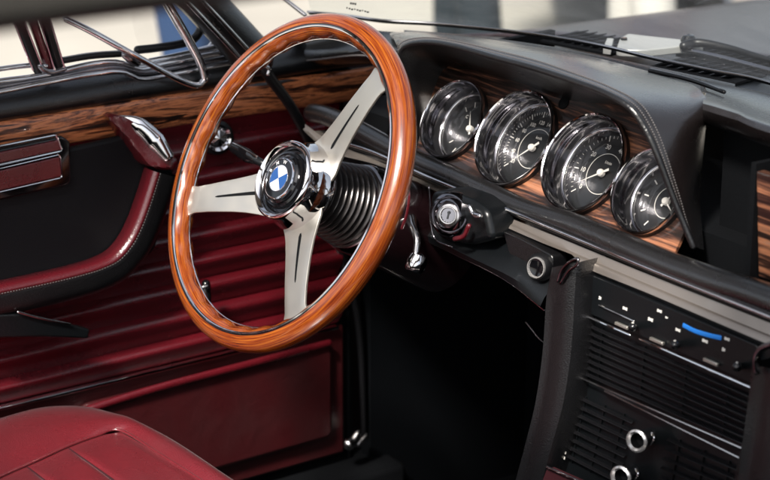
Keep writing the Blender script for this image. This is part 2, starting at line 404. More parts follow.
mb.add(vs, [(i*n_+j, i*n_+j+1, (i+1)*n_+j+1, (i+1)*n_+j) for i in range(4) for j in range(16)]+[tuple(range(17)), tuple(4*n_+j for j in range(17))], 'dark_glass'); mb.build('cabin', pc)
for u in (-1.35, 1.35):
    for sgn in (-1, 1):
        mb = MB(); lathe(mb, cc+dL*u+dW*(sgn*.80)+Vector((0, 0, .32)), dW*sgn, [(.20, -.10), (.31, -.09), (.32, 0), (.30, .07), (.21, .08)], 'rubber', 32); wl_ = mb.build('wheel', pc)
        mb = MB(); lathe(mb, cc+dL*u+dW*(sgn*.80)+Vector((0, 0, .32)), dW*sgn, [(.21, .075), (.19, .05), (.06, .06), (.0001, .07)], 'soft_chrome', 32); mb.build('rim', wl_)

# ================================================================== CAR BODY
body = thing('coupe_shell', 'dark coupe body with roof rail, windscreen pillar, cowl and bonnet around the cabin', 'car', (0, 0, -.5))
mb = MB()                                                   # roof with headliner; unseen centre opening added so sun reaches wheel and seat
for s in (-1, 1): loft(mb, [[(s*.61, .06, .46), (s*.63, -.5, .475), (s*.61, -1.15, .46)], [(s*.5, .09, .49), (s*.5, -.5, .51), (s*.5, -1.15, .485)], [(s*.38, .11, .505), (s*.38, -.5, .522), (s*.38, -1.15, .495)]], 'headliner')
loft(mb, [[(-.38, .11, .505), (0, .12, .512), (.38, .11, .505)], [(-.38, .04, .510), (0, .05, .517), (.38, .04, .510)]], 'headliner', nv=4)
loft(mb, [[(-.38, -1.02, .503), (0, -1.02, .511), (.38, -1.02, .503)], [(-.38, -1.15, .495), (0, -1.15, .503), (.38, -1.15, .495)]], 'headliner', nv=4)
mb.build('roof', body, solid=.03)
mb = MB(); tube(mb, [(.62, .10, .42), (.63, -.3, .462), (.63, -.77, .472), (.62, -1.6, .46)], .032, 'black_leather', flat=.8); mb.build('roof_rail', body)
mb = MB(); tube(mb, [(-.61, .10, .42), (-.64, -.3, .462), (-.64, -.77, .472), (-.62, -1.6, .46)], .028, 'black_leather'); mb.build('roof_rail', body)
mb = MB(); tube(mb, [(-.62, .09, .455), (0, .15, .475), (.62, .09, .455)], .03, 'black_leather'); mb.build('windshield_header', body)
mb = MB(); tube(mb, [(.64, .27, .07), (.635, .17, .28), (.62, .09, .455)], .026, 'black_leather', flat=.9, up=(1, 0, 0)); mb.build('windshield_pillar', body)
# driver-side pillar: black inner padding with bright strips
A0 = D(262, 66, .03); A1 = D(214, 14, .03); ax = (A1-A0).normalized(); top = A0+ax*((.46-A0.z)/ax.z)+Vector((.0, 0, 0))
mb = MB(); tube(mb, [A0+ax*.02, A0.lerp(top, .5), top], .030, 'black_leather', flat=.9, up=(1, 0, 0)); mb.build('windshield_pillar', body)
for px, py, r, m_ in ((238, 56, .0032, 'chrome'), (250, 52, .003, 'soft_chrome'), (226, 42, .0028, 'dark_chrome')):
    p = D(px, py, .062); mb = MB(); tube(mb, [p-ax*.02, p+ax*.52], r, m_, n=4); mb.build('pillar_trim', body)
# windscreen lower corner pillar, lighter sealing line
c0 = PZ(312, 20, .1); 
BASE = [PZ(*q, .1) for q in ((306, 17), (340, 20), (380, 25.5), (425, 28), (470, 32), (515, 37), (560, 43.5), (605, 52), (650, 63), (710, 76), (770, 89))]
bx = BASE[-1]; BASE += [Vector((.15, bx.y-.02, .095)), Vector((.40, bx.y-.10, .09)), Vector((.62, .25, .08))]
mb = MB(); tube(mb, [b+Vector((0, .006, .004)) for b in BASE], .0018, 'rubber', n=90); mb.build('windshield_gasket', body)
mb = MB(); tube(mb, [b+Vector((0, .003, .0065)) for b in BASE], .0016, 'soft_chrome', n=90, seg=8); mb.build('gasket_trim', body)
TOPR = [Vector((x, .10+.06*(1-(x/.62)**2), .455)) for x in [-.60+i*.1 for i in range(13)]]
mb = MB(); loft(mb, [[b+Vector((0, .008, .006)) for b in BASE], TOPR], 'windshield_glass', nu=60)
wind = mb.build('windshield', body)
# small inspection sticker lettering on the glass
mb = MB(); q0 = PZ(357, 9, .125)
for k in range(9): box(mb, PZ(347+k*2.6, 8+.45*k+(k % 3)*.3, .128), R*(.0008+.0007*((k*7) % 3)/2), U*.0009, V*.0003, 'dark_cloth')
for k in range(3): box(mb, PZ(351+k*2.2, 3.5+.3*k, .13), R*.0012, U*.0012, V*.0003, 'dark_cloth')
mb.build('sticker_marks', body, smooth=False)
mb = MB(); a = PZ(283, -2, .125); b = PZ(305, 15, .105); tube(mb, [a+(a-b)*8, a, b], .0028, 'soft_chrome', n=10); mb.build('pillar_trim', body)
# cowl and bonnet
def hz(x, y): return .076-.07*x*x-.02*(y-.6)-3*max(0, abs(x)-.68)**2
mb = MB(); cow = [Vector((b.x*1.03, b.y+.016, .080)) for b in BASE[2:]]
loft(mb, [cow, [Vector((-.70+i*.12, .64-.10*((-.70+i*.12)/.7)**2, hz(-.7+i*.12, .6))) for i in range(12)]], 'black_plastic', nu=50, nv=6); mb.build('cowl_panel', body)
mb = MB(); nx, ny = 40, 20
vs = [(-.80+1.6*i/nx, .645+1.35*j/ny-.10*((-.80+1.6*i/nx)/.7)**2, hz(-.80+1.6*i/nx, .6+1.35*j/ny)) for i in range(nx+1) for j in range(ny+1)]
fs = [(i*(ny+1)+j, i*(ny+1)+j+1, (i+1)*(ny+1)+j+1, (i+1)*(ny+1)+j) for i in range(nx) for j in range(ny)]
mb.add(vs, fs, 'car_paint'); mb.build('bonnet', body, solid=.004)
# louvred cowl vents
def louvres(p0, p1, n, ln, z, wid=2.2, name='cowl_vent'):
    mb = MB(); a, b = PZ(*p0, z), PZ(*p1, z); d = (b-a); t = d.normalized(); s = Vector((t.y, -t.x, 0)).normalized()
    if s.y < 0: s = -s
    box(mb, (a+b)/2+s*ln*.5-Vector((0, 0, .004)), d*.56, s*ln*.66, (0, 0, .002), 'matt_black')
    for k in range(n):
        c = a+d*((k+.5)/n)
        box(mb, c+s*ln*.5+Vector((0, 0, .001)), t*(d.length/n*.33)+Vector((0, 0, .002)), s*ln*.55+t*.006, (0, 0, .0008), 'slat_black')
    mb.build(name, body, bevel=.0008)
louvres((548, 38), (612, 50), 7, .06, .084)
louvres((658, 64), (735, 79), 7, .05, .084)
louvres((684, 52), (768, 68), 8, .045, .080)
# floor, firewall, kick panels
mb = MB(); box(mb, (0, -.55, -.66), (.74, 0, 0), (0, 1.25, 0), (0, 0, .01), 'carpet'); mb.build('floor', body)
mb = MB(); box(mb, (0, .64, -.36), (.70, 0, 0), (0, .01, 0), (0, 0, .30), 'carpet'); mb.build('firewall', body)
mb = MB(); box(mb, (0, -1.62, -.45), (.74, 0, 0), (0, .02, 0), (0, 0, .38), 'carpet'); mb.build('rear_bulkhead', body)
mb = MB(); box(mb, (-.705, .50, -.33), (.012, 0, 0), (0, .155, 0), (0, 0, .33), 'carpet'); mb.build('kick_panel', body)
mb = MB(); box(mb, (.70, .42, -.33), (.012, 0, 0), (0, .18, 0), (0, 0, .33), 'carpet'); mb.build('kick_panel', body)
mb = MB(); box(mb, (.735, -.45, -.27), (.02, 0, 0), (0, 1.15, 0), (0, 0, .32), 'black_leather'); mb.build('passenger_door', body, bevel=.015)  # out of view; added to block light from the passenger side
# sill with bright tread plate end
mb = MB(); box(mb, (-.70, -.40, -.60), (.05, 0, 0), (0, .78, 0), (0, 0, .045), 'matt_black'); mb.build('door_sill', body, bevel=.01)
mb = MB(); a, b, c = D(349, 444, .03), D(358, 433, .03), D(366, 436, .03)
tube(mb, [a, D(353, 441, .03), b], [.009, .007, .005], 'soft_chrome', n=10); tube(mb, [D(358, 444, .03), c], .0045, 'soft_chrome', n=4)
mb.build('seat_belt_bolt', body)
# tyre-side body skin of driver side
mb = MB(); loft(mb, [[(-.80, -1.6, .04), (-.80, .3, .03), (-.78, .8, .0)], [(-.86, -1.6, -.2), (-.86, .3, -.2), (-.84, .8, -.2)], [(-.82, -1.6, -.62), (-.82, .3, -.62), (-.80, .8, -.62)]], 'car_paint'); mb.build('body_side', body, solid=.004)

# windscreen wipers
def wiper(loc_px, label, pts_arm, plate):
    w = thing('windshield_wiper', label, 'wiper', PZ(*loc_px, .08), 'wipers parked on the cowl')
    return w
w1 = wiper((625, 46), 'silver wiper arm lying flat on the cowl beside the left vent louvres', None, None)
mb = MB(); zz = .094
pl = roundpoly([PZ(*q, zz) for q in ((616, 49), (620, 38), (628, 33.5), (640, 35), (700, 41.5), (704, 44), (676, 46.5), (645, 50))], .25)
slab(mb, pl, (0, 0, -.010), 'silver_paint'); mb.build('arm', w1, bevel=.0015)
mb = MB(); lathe(mb, PZ(624, 40, zz), (0, 0, 1), [(.0001, .003), (.004, .003), (.0045, .0), (.0045, -.012)], 'gloss_black', 20); mb.build('pivot', w1)
mb = MB(); slab(mb, [PZ(*q, zz-.002) for q in ((603, 48), (607, 38), (614, 38.5), (611, 49))], (0, 0, -.008), 'silver_paint'); mb.build('clip', w1, bevel=.001)
w2 = wiper((700, 47), 'black wiper arm and blade running off along the cowl at the right', None, None)
mb = MB(); tube(mb, [PZ(684, 46, .096), PZ(700, 43, .099), PZ(735, 50, .097), PZ(775, 62, .095)], [.006, .005, .004, .004], 'rubber'); mb.build('arm', w2)
mb = MB(); tube(mb, [PZ(682, 49, .090), PZ(722, 58, .090), PZ(790, 76, .088)], .0035, 'dark_chrome'); mb.build('blade', w2)
mb = MB(); lathe(mb, PZ(688, 46, .088), (0, 0, 1), [(.010, -.01), (.010, .008), (.007, .014), (.0001, .015)], 'gloss_black', 24); mb.build('pivot', w2)

# ================================================================== DRIVER'S DOOR
door = thing('interior_door_card', 'maroon and black car door with rosewood strip, pleated lower trim and bright window frame', 'car door', (DX, -.1, -.55))
def dtube(name, pts, r, mt, off=.01, n=40, flat=1.0, parent=None, seg=12, round_ends=True):
    mb = MB(); tube(mb, [D(*p[:2], (p[2] if len(p) > 2 else off)) for p in pts], r, mt, n=n, flat=flat, seg=seg, up=(1, 0, 0), round_ends=round_ends)
    return mb.build(name, parent or door)
# core of the door
mb = MB(); box(mb, (DX-.045, -.33, -.26), (.035, 0, 0), (0, .66, 0), (0, 0, .31), 'matt_black'); mb.build('door_shell', door, bevel=.01)
# pleated trim panel
SE = [.005, -.04, -.079, -.118, -.157, -.193, -.228, -.266, -.304, -.337]
mb = MB(); Z = []
for a, b in zip(SE, SE[1:]):
    for j in range(12):
        t = j/12; bulge = .0125*(1-abs(2*t-.55)**2.6/1.6) if t > .08 else .0125*t/.08*.62
        h = .014*math.sin(t/.24*PI/2) if t < .24 else .014*(1-((t-.24)/.76)**1.35)
        Z.append((a+(b-a)*t, h))
Z.append((SE[-1], 0)); ys = [-.95+1.245*i/60 for i in range(61)]
vs = [(DX+h+.0002*math.sin(y*40+z*60), y, z-.0004*math.sin(y*13+z*30)) for y in ys for z, h in Z]; m_ = len(Z)
mb.add(vs, [(i*m_+j, i*m_+j+1, (i+1)*m_+j+1, (i+1)*m_+j) for i in range(60) for j in range(m_-1)], 'maroon_leather')
mb.build('pleated_trim', door, angle=60)
# rosewood capping strip
mb = MB(); rr = []
for z, o in ((.029, .006), (.029, .014), (.018, .018), (.0, .018), (-.012, .014), (-.014, .006)): rr.append([(DX+o, -.95, z-.002), (DX+o, -.4, z-.001), (DX+o, -.19, z), (DX+o, .08, z), (DX+o, .36, z-.006)])
loft(mb, rr, 'door_wood', nu=50); mb.build('wood_strip', door)
# padded shoulder above the wood
mb = MB(); rr = [[(DX-.045+o, y, z) for y in (-.95, -.4, -.1, .12, .36)] for z, o in ((.064, .0), (.066, .03), (.056, .056), (.042, .064), (.030, .058), (.026, .04))]
loft(mb, rr, 'black_leather', nu=50); mb.build('shoulder_pad', door)
# bright sill rails under the window
dtube('sill_trim', [(-40, 100), (0, 92), (55, 81), (90, 75), (122, 72), (138, 79), (156, 78), (200, 69), (240, 62)], .0035, 'chrome', .012)
dtube('sill_trim', [(-40, 94), (0, 86.5), (55, 77), (88, 70.5), (120, 67.5), (140, 73), (158, 71), (200, 63), (240, 56)], .003, 'dark_chrome', .008)
dtube('sill_trim', [(-40, 88), (0, 81.5), (35, 77), (62, 71), (91, 64.5), (115, 62.5), (129, 66), (142, 70), (160, 65), (200, 57), (236, 50)], .0042, 'chrome', .004)
dtube('sill_trim', [(-40, 76), (0, 69), (30, 65.5), (46, 66)], .0032, 'chrome', .0)
dtube('window_rubber', [(61, 61), (92, 56), (128, 53.5)], .0042, 'rubber', .004)
dtube('rubber_bead', [(61, 58), (92, 53), (128, 50.6)], .0011, 'soft_chrome', .004, parent=None)
dtube('sill_trim', [(150, 62), (175, 57), (205, 50), (225, 44)], .005, 'chrome', -.004)
dtube('sill_trim', [(140, 67), (170, 63), (205, 55)], .003, 'soft_chrome', -.002)
dtube('quarter_frame', [(138, 50), (160, 47.5), (185, 43), (196, 37), (201, 26), (197, 12), (190, -10), (186, -30)], .0055, 'rubber', -.006)
dtube('quarter_frame', [(176, 60), (200, 54), (213, 44), (217, 30), (213, 14), (203, -12), (198, -30)], .0042, 'chrome', -.006)
mb = MB(); slab(mb, roundpoly([D(140, 50, -.012), D(196, 42, -.012), D(200, 20, -.012), D(188, -30, -.012), D(120, -30, -.012)], .2), (-.003, 0, 0), 'clear_glass'); mb.build('quarter_glass', door, smooth=False)
# window posts behind the driver's window
for px in ((19, 22, 38, 70), (44, 18, 60, 71)):
    x0, y0, x1, y1 = px; a, b = D(x1, y1, 0), D(x0, y0, 0); t = (b-a).normalized(); top = a+t*.45
    mb = MB(); tube(mb, [a, top], .0075, 'rubber', n=4, flat=.8); post = mb.build('window_post', door)
    for dx in (-5, 5.5):
        mb = MB(); q = D(x1+dx, y1, .008); tube(mb, [q, q+t*.45], .0013, 'chrome', n=4, seg=8); mb.build('post_trim', post)
mb = MB(); a, b = D(50, 72, -.004), D(33, 22, -.004); t = (b-a).normalized(); tube(mb, [a, a+t*.45], .006, 'maroon_leather', n=4); mb.build('post_cover', door)
dtube('sill_trim', [(40, 66), (44, 70), (52, 72), (64, 69)], .004, 'dark_chrome', .006)
# bright vent-window struts meeting in a V
V1 = [(66, 19, .0), (90, 31, .01), (120, 47.5, .02), (150, 64, .025), (176, 78, .03), (190, 84, .03), (199, 85, .03), (205, 79, .03)]
dtube('vent_frame', V1, .0042, 'chrome', n=70)
V2 = [(205, 79, .03), (200, 62, .03), (186, 36, .026), (167, 3, .02), (150, -28, .015)]
dtube('vent_frame', V2, [.005, .006, .006], 'chrome', n=40)
dtube('vent_latch', [(124, 55), (132, 60), (137, 63)], [.004, .006, .005], 'dark_chrome', .012, n=8)
# black rubber seal on the door's front edge, bright peg at its top
dtube('door_seal', [(262, 66, .05), (270, 78, .05), (290, 105, .045), (306, 135, .04), (318, 165, .02), (330, 215, .01), (352, 290, .005), (360, 340, .004), (363, 400, .004), (364, 432, .004)], [.0075, .0065, .0065, .005, .004], 'rubber', n=60)
dtube('seal_peg', [(264, 66, .058), (269, 69, .058), (268, 74, .058)], .0028, 'chrome', n=10)
# bright strip, lower panel with map pocket
mb = MB(); box(mb, (DX+.006, -.33, -.340), (.005, 0, 0), (0, .62, 0), (0, 0, .0022), 'chrome'); mb.build('bright_strip', door, bevel=.001)
mb = MB(); box(mb, (DX-.004, -.325, -.44), (.004, 0, 0), (0, .63, 0), (0, 0, .098), 'dark_maroon'); mb.build('lower_trim', door, bevel=.004)
mb = MB(); pk = roundpoly([(DX, -.10, -.362), (DX, .278, -.356), (DX, .278, -.503), (DX, -.9, -.51), (DX, -.9, -.38), (DX, -.13, -.375)], .08)
slab(mb, pk, (.012, 0, 0), 'dark_maroon'); pocket = mb.build('map_pocket', door, bevel=.006, bseg=3)
mb = MB(); tube(mb, [(DX+.014, -.105, -.368), (DX+.016, 0, -.361), (DX+.016, .15, -.359), (DX+.014, .27, -.358)], .0055, 'maroon_leather', n=20, flat=.8); mb.build('pocket_lip', pocket)
# black recess pad, armrest with red top, grab
def dloft(name, polys, mt, parent=None, **k):
    mb = MB(); loft(mb, [[D(*p) for p in r] for r in polys], mt, **k); return mb.build(name, parent or door)
mb = MB(); rec = roundpoly([D(-60, 172, .016), D(40, 152, .016), D(128, 132, .016), D(160, 140, .016), D(172, 180, .016), D(150, 250, .016), D(110, 275, .016), D(-60, 305, .016)], .15)
slab(mb, rec, (.012, 0, 0), 'perforated_black'); mb.build('recess_pad', door, bevel=.005, bseg=3)
AX = [(-70, 305), (0, 289), (60, 276), (100, 265), (120, 254), (134, 234), (146, 204), (156, 172)]
arm = [Vector(D(x, y, .060 if x < 130 else .060+.0*(x))) for x, y in AX]
mb = MB(); up = [p+Vector((-.045, .0, .004)) for p in arm]; 
lo_ = [p+Vector((.004, .006, -.006)) for p in arm]
n1 = spline(arm, 60)
def off_arm(dx, dn):
    out = []
    for i, p in enumerate(n1):
        t = (n1[min(i+1, 59)]-n1[max(i-1, 0)]).normalized(); nn = Vector((0, t.z, -t.y))
        if nn.z > 0: nn = -nn
        if nn.y < 0 and t.z > .5: nn = -nn
        out.append(p+Vector((dx, 0, 0))+nn*dn)
    return out[::4]+[out[-1]]
loft(mb, [off_arm(-.030, .0), off_arm(-.014, -.003), off_arm(-.004, -.002), off_arm(.001, .003), off_arm(-.001, .008)], 'maroon_leather', nu=70)
mb.build('armrest_top', door)
mb = MB(); loft(mb, [off_arm(-.001, .007), off_arm(.0, .014), off_arm(-.002, .030), off_arm(-.014, .040), off_arm(-.05, .040)], 'black_leather', nu=70); armb = mb.build('armrest', door)
mb = MB(); pth = spline(off_arm(.0022, .0055), 200)
for a, b in zip(pth[::2], pth[1::2]): tube(mb, [a, b], .0006, 'thread', n=2, seg=5, raw=True, round_ends=False)
mb.build('stitching', armb)
# grab handle: maroon wedge with bright top
gt = [(107, 117), (118, 115.5), (140, 124), (158, 143), (171, 158)]
gb = [(109, 121), (120, 131), (138, 153), (150, 166), (168, 168)]
mb = MB(); r1 = [D(x, y, .030+.035*i/4) for i, (x, y) in enumerate(gt)]; r2 = [D(x, y, .030+.035*i/4) for i, (x, y) in enumerate(gb)]
up_ = [a.lerp(b, .28)+Vector((.004, 0, .001)) for a, b in zip(r1, r2)]; mid = [a.lerp(b, .75)+Vector((.004, 0, 0)) for a, b in zip(r1, r2)]
loft(mb, [[p+Vector((-.05, 0, 0)) for p in r1], r1, up_, mid, r2, [p+Vector((-.045, 0, -.004)) for p in r2]], 'maroon_leather', nu=40)
tip = [r1[-1], D(174, 163, .065), r2[-1]]
grab = mb.build('grab_handle', door)
mb = MB(); sh = [D(x, y, .036+.037*i/3) for i, (x, y) in enumerate(((119, 117.5), (137, 124), (155, 140), (169, 158)))]
tube(mb, sh, [.003, .010, .012, .007], 'chrome', flat=.45, up=(0, .5, 1)); mb.build('handle_cap', grab)
mb = MB(); tube(mb, [r1[-1]+Vector((-.03, .0, 0)), D(172, 163, .062), r2[-1]+Vector((-.02, -.004, 0))], [.006, .0075, .006], 'maroon_leather'); mb.build('handle_tip', grab)
# lidded ashtray with two maroon bands in bright frames
def dpoly(pts, off): return [D(x, y, off) for x, y in pts]
mb = MB(); slab(mb, roundpoly(dpoly([(-70, 158), (56, 133), (64, 139), (65, 181), (-70, 212)], .018), .18), (.018, 0, 0), 'gloss_black'); ash = mb.build('ashtray', door, bevel=.003, bseg=3)
mb = MB(); slab(mb, roundpoly(dpoly([(-68, 166), (57, 139.5), (60, 149.5), (-68, 177)], .036), .15), (.004, 0, 0), 'maroon_leather'); mb.build('ashtray_lid', ash, bevel=.002)
mb = MB(); slab(mb, roundpoly(dpoly([(-68, 186), (59, 156), (61, 176), (-68, 206)], .036), .12), (.003, 0, 0), 'maroon_leather'); mb.build('ashtray_face', ash, bevel=.002)
def frame_(pts, off, r, mt, parent, name='bright_frame'):
    mb = MB(); tube(mb, roundpoly(dpoly(pts, off), .15), r, mt, raw=True, closed=True, seg=8, n=4); mb.build(name, parent)
frame_([(-69, 185), (60, 154.5), (62.5, 177.5), (-69, 208)], .040, .0010, 'chrome', ash)
frame_([(-69, 160), (56, 135), (62, 151), (-69, 180)], .037, .0016, 'chrome', ash)
# inner door handle, window crank, round bright speaker boss
mb = MB(); slab(mb, roundpoly(dpoly([(-30, 313), (18, 311), (58, 320), (86, 327), (84, 336), (40, 334), (-30, 336)], .045), .25), (.012, 0, 0), 'black_plastic'); hnd = mb.build('door_handle', door, bevel=.004, bseg=3)
dtube('handle_edge', [(18, 312, .06), (40, 318, .06), (70, 324, .06)], .0016, 'soft_chrome', parent=hnd)
mb = MB(); lathe(mb, D(206, 291, .012), (1, 0, 0), [(.0001, .03), (.012, .03), (.016, .026), (.018, .012), (.018, 0)], 'gloss_black', 40); crank = mb.build('window_crank', door)
mb = MB(); tube(mb, [D(206, 284, .038), D(206, 300, .044)], [.006, .0075], 'gloss_black', n=8); mb.build('crank_arm', crank)
mb = MB(); tube(mb, [D(203, 287, .05), D(207, 286, .052)], .0022, 'soft_chrome', n=4); mb.build('crank_pin', crank)
for r0, r1_, h, m2, nm in ((.020, .016, .006, 'dark_chrome', 'boss_ring'), ):
    mb = MB(); c = D(216, 137, .016)
    lathe(mb, c, (1, -.2, .1), [(.023, 0), (.022, .006), (.018, .008), (.016, .004)], 'rubber', 48)
    lathe(mb, c, (1, -.2, .1), [(.0185, .006), (.017, .011), (.0145, .010), (.013, .006), (.010, .011), (.0001, .014)], 'chrome', 48, cap1=False); mb.build('lock_boss', door)

# ================================================================== DRIVER'S SEAT
seat = thing('seat_cushion', 'maroon leather seat cushion with pleats and piping in front of the door', 'car seat', (-.36, -.45, -.6))
SIL = [(-90, 440), (-40, 424), (0, 411), (44, 400.5), (86, 402), (120, 414), (141, 426), (180, 445), (232, 480), (290, 520)]
PIP = [(-90, 522), (-40, 498), (0, 477), (35, 461.5), (68, 446.5), (98, 435.5), (121, 431), (160, 455), (200, 480.5), (255, 516)]
s1 = [PZ(*p, -.318) for p in SIL]; s3 = [PZ(*p, -.306) for p in PIP]
def outw(k):
    a, b = s1[k], s3[k]; d = (a-b); d.z = 0; return d.normalized()
o_ = [outw(k) for k in range(len(s1))]
mb = MB()
loft(mb, [[p+o*.004+Vector((0, 0, -.17)) for p, o in zip(s1, o_)], [p+o*.012+Vector((0, 0, -.07)) for p, o in zip(s1, o_)], [p+o*.004+Vector((0, 0, -.018)) for p, o in zip(s1, o_)],
          [a.lerp(b, .25)+Vector((0, 0, .008)) for a, b in zip(s1, s3)], [a.lerp(b, .62)+Vector((0, 0, .011)) for a, b in zip(s1, s3)], [p+Vector((0, 0, -.0012)) for p in s3]], 'seat_leather', nu=120, nv=50)
mb.build('side_bolster', seat)
mb = MB(); tube(mb, [p+Vector((0, 0, .0008)) for p in s3], .0019, 'seat_leather', n=100, seg=10); mb.build('piping', seat)
# pleated centre, running forward from the side piping
side = spline(s3[:7], 160); d = (s3[-1]-s3[6]); d = d*2.2
ks = [PZ(28, 466, -.306), PZ(68, 446.5, -.306), PZ(-20, 489, -.306), PZ(-60, 507, -.306)]
mb = MB(); vs = []; ns = 60
ku = [min(range(160), key=lambda i: (side[i]-k).length) for k in ks]+[159]
for i, p in enumerate(side):
    gr = sum(math.exp(-((i-k)/1.3)**2) for k in ku[:-1])
    dist = min(abs(i-k) for k in ku)
    for j in range(ns+1):
        s = j/ns; e = min(1, s*12); vs.append(p+d*s+Vector((0, 0, -.001-.022*s*(1-i/159)**.5-.003*min(1, gr)*e+.0016*min(1, dist/5)*e+.0015*e+.0005*math.sin(i*.21+j*.4)*e)))
mb.add(vs, [(i*(ns+1)+j, i*(ns+1)+j+1, (i+1)*(ns+1)+j+1, (i+1)*(ns+1)+j) for i in range(159) for j in range(ns)], 'seat_leather'); mb.build('pleated_cushion', seat)
for k in ku[:-1]:
    mb = MB(); tube(mb, [side[k]+d*t_+Vector((0, 0, -.0018-.022*t_*(1-k/159)**.5)) for t_ in (.005, .2, .4, .7, 1)], .0014, 'seam_maroon', n=20, seg=6); mb.build('pleat_seam', seat)
# base and backrest outside the frame
mb = MB(); box(mb, (-.36, -.48, -.50), (.22, 0, 0), (0, .24, 0), (0, 0, .10), 'black_plastic'); mb.build('seat_base', seat, bevel=.02)

# ================================================================== DASHBOARD
dash = thing('dashboard', 'black leather dashboard with rosewood facing, four round instruments and bright lower rail', 'dashboard', (0, .35, -.1))
NW = Vector((.03, -.856, .516)).normalized(); PW = Vector((-.262, .25, .0346))
def WP(x, y, o=0): return bp(x, y, NW, PW+NW*o)
# instrument hood
Fp = [(402, 165, .215), (400, 110, .20), (399, 66, .19), (402, 51, .19), (412, 44, .19), (432, 42.5, .19), (458, 47, .19), (497, 58, .19), (536, 68.5, .19), (580, 83, .19), (606, 93, .19), (630, 107, .19), (645, 127, .195), (658, 155, .20), (675, 200, .21), (694, 246, .22)]
F = [PY(*p) for p in Fp]
Bk = [Vector((-.50, .30, .0)), Vector((-.50, .31, .05)), PZ(384, 40, .09), PZ(392, 35, .10), PZ(405, 32, .10), PZ(432, 33, .10), PZ(470, 37, .102), PZ(515, 43, .103), PZ(560, 50, .103), PZ(605, 60, .103), PZ(640, 69, .104), PY(688, 83, .37), PY(703, 94, .31), PY(707, 106, .285), PY(704, 146, .28), PY(700, 195, .275), PY(704, 250, .26)]
F.insert(-1, PY(684, 222, .215))
Bk[2] = Vector((-.48, .33, .088))
def mid_(t, o, z): return [a.lerp(b, t)+Vector((0, 0, z))+o*0 for a, b in zip(F, Bk)]
cen = Vector((-.2, .25, .03))
def bul(t, k):
    out = []
    for i_, (a, b) in enumerate(zip(F, Bk)):
        p = a.lerp(b, t); q = p-cen; q.y = 0; out.append(p+q.normalized()*k*(1 if i_ < 12 else max(.15, 1-(i_-11)*.2)))
    return out
mb = MB(); loft(mb, [F, bul(.05, .004), bul(.12, .007), bul(.35, .010), bul(.7, .006), Bk], 'hood_leather', nu=130, nv=50); hood = mb.build('instrument_hood', dash)
# rolled lip with two rows of stitching
def along(t, k, n=300): return spline(bul(t, k), n)
mb = MB(); tube(mb, [p+Vector((0, -.001, 0)) for p in F], .0035, 'black_leather', n=130, seg=12); mb.build('hood_lip', hood)
for t, k in ((.035, .0045), (.085, .0068)):
    mb = MB(); pth = along(t, k, 520)
    for a, b in list(zip(pth, pth[1:]))[::2]: tube(mb, [a, b], .00065, 'thread', raw=True, seg=5, round_ends=False)
    mb.build('stitching', hood)
# soffit down to the wood
Ip = [(412, 170), (420, 140), (430, 105), (437, 84), (444, 70), (452, 67), (475, 71), (505, 79), (536, 89), (570, 101)]
I = [WP(*p) for p in Ip]
def drop(p): # along +Y on to the wood plane
    t = (PW-p).dot(NW)/NW.y; return p+Vector((0, t, 0))
_e = NW.cross(Vector((1, 0, 0))).normalized()
I += [drop(F[10])-_e*.040*(1 if _e.z > 0 else -1), drop(F[11])-_e*.034*(1 if _e.z > 0 else -1), drop(F[12])+Vector((-.012, 0, 0))-_e*.022*(1 if _e.z > 0 else -1)]+[drop(p)+Vector((-.034, 0, 0)) for p in F[13:]]
mb = MB(); loft(mb, [F, [a.lerp(b, .5)+Vector((0, 0, .002)) for a, b in zip(F, I)], I], 'black_leather', nu=100, nv=16); mb.build('hood_soffit', dash)
# rosewood facing
fc = spline(I, 60); low = [Vector((fc[-1].x, fc[-1].y-.02, fc[-1].z-.04)), Vector((fc[0].x, fc[0].y-.02, fc[0].z-.04))]
low = [p-NW*(p-PW).dot(NW) for p in low]
GA = [(451, 118.5, 41.5), (513, 137, 49), (582, 162, 48.8), (647, 190.5, 40.5)]; K = 2.36/2000
e1, e2, _ = axes(NW)
def gcen(x, y): return WP(x, y, .012)-NW*.0115
from mathutils.geometry import delaunay_2d_cdt
from mathutils import Vector as V2
def to2(p): return V2(((p-PW).dot(e1), (p-PW).dot(e2)))
outl = [to2(p) for p in fc+low]; pts = list(outl); ed = [(i, (i+1) % len(outl)) for i in range(len(outl))]; hol = []
for gx, gy, gr in GA:
    c = to2(gcen(gx, gy)); r_ = gr*K*1.0; hol.append((c, r_)); k0 = len(pts)
    for k in range(48): a = 2*PI*k/48; pts.append(c+V2((math.cos(a), math.sin(a)))*r_); ed.append((k0+k, k0+(k+1) % 48))
vo, eo, fo, *_r = delaunay_2d_cdt(pts, ed, [], 1, 1e-6)
fo = [f for f in fo if all(((sum((vo[i] for i in f), V2((0, 0)))/len(f))-c).length > r_*.985 for c, r_ in hol)]
def pip(p, P):
    ins = False
    for i in range(len(P)):
        a, b = P[i], P[i-1]
        if (a.y > p.y) != (b.y > p.y) and p.x < (b.x-a.x)*(p.y-a.y)/(b.y-a.y)+a.x: ins = not ins
    return ins
fo = [f for f in fo if pip(sum((vo[i] for i in f), V2((0, 0)))/len(f), outl)]
mb = MB(); mb.add([PW+e1*v.x+e2*v.y for v in vo], fo, 'dash_wood'); mb.build('wood_facing', dash, smooth=False, solid=.004)
mb = MB(); lathe(mb, WP(565, 104), NW, [(.0075, 0), (.0075, .003), (.005, .005), (.0001, .005)], 'matt_black', 24); mb.build('warning_lamp', dash)

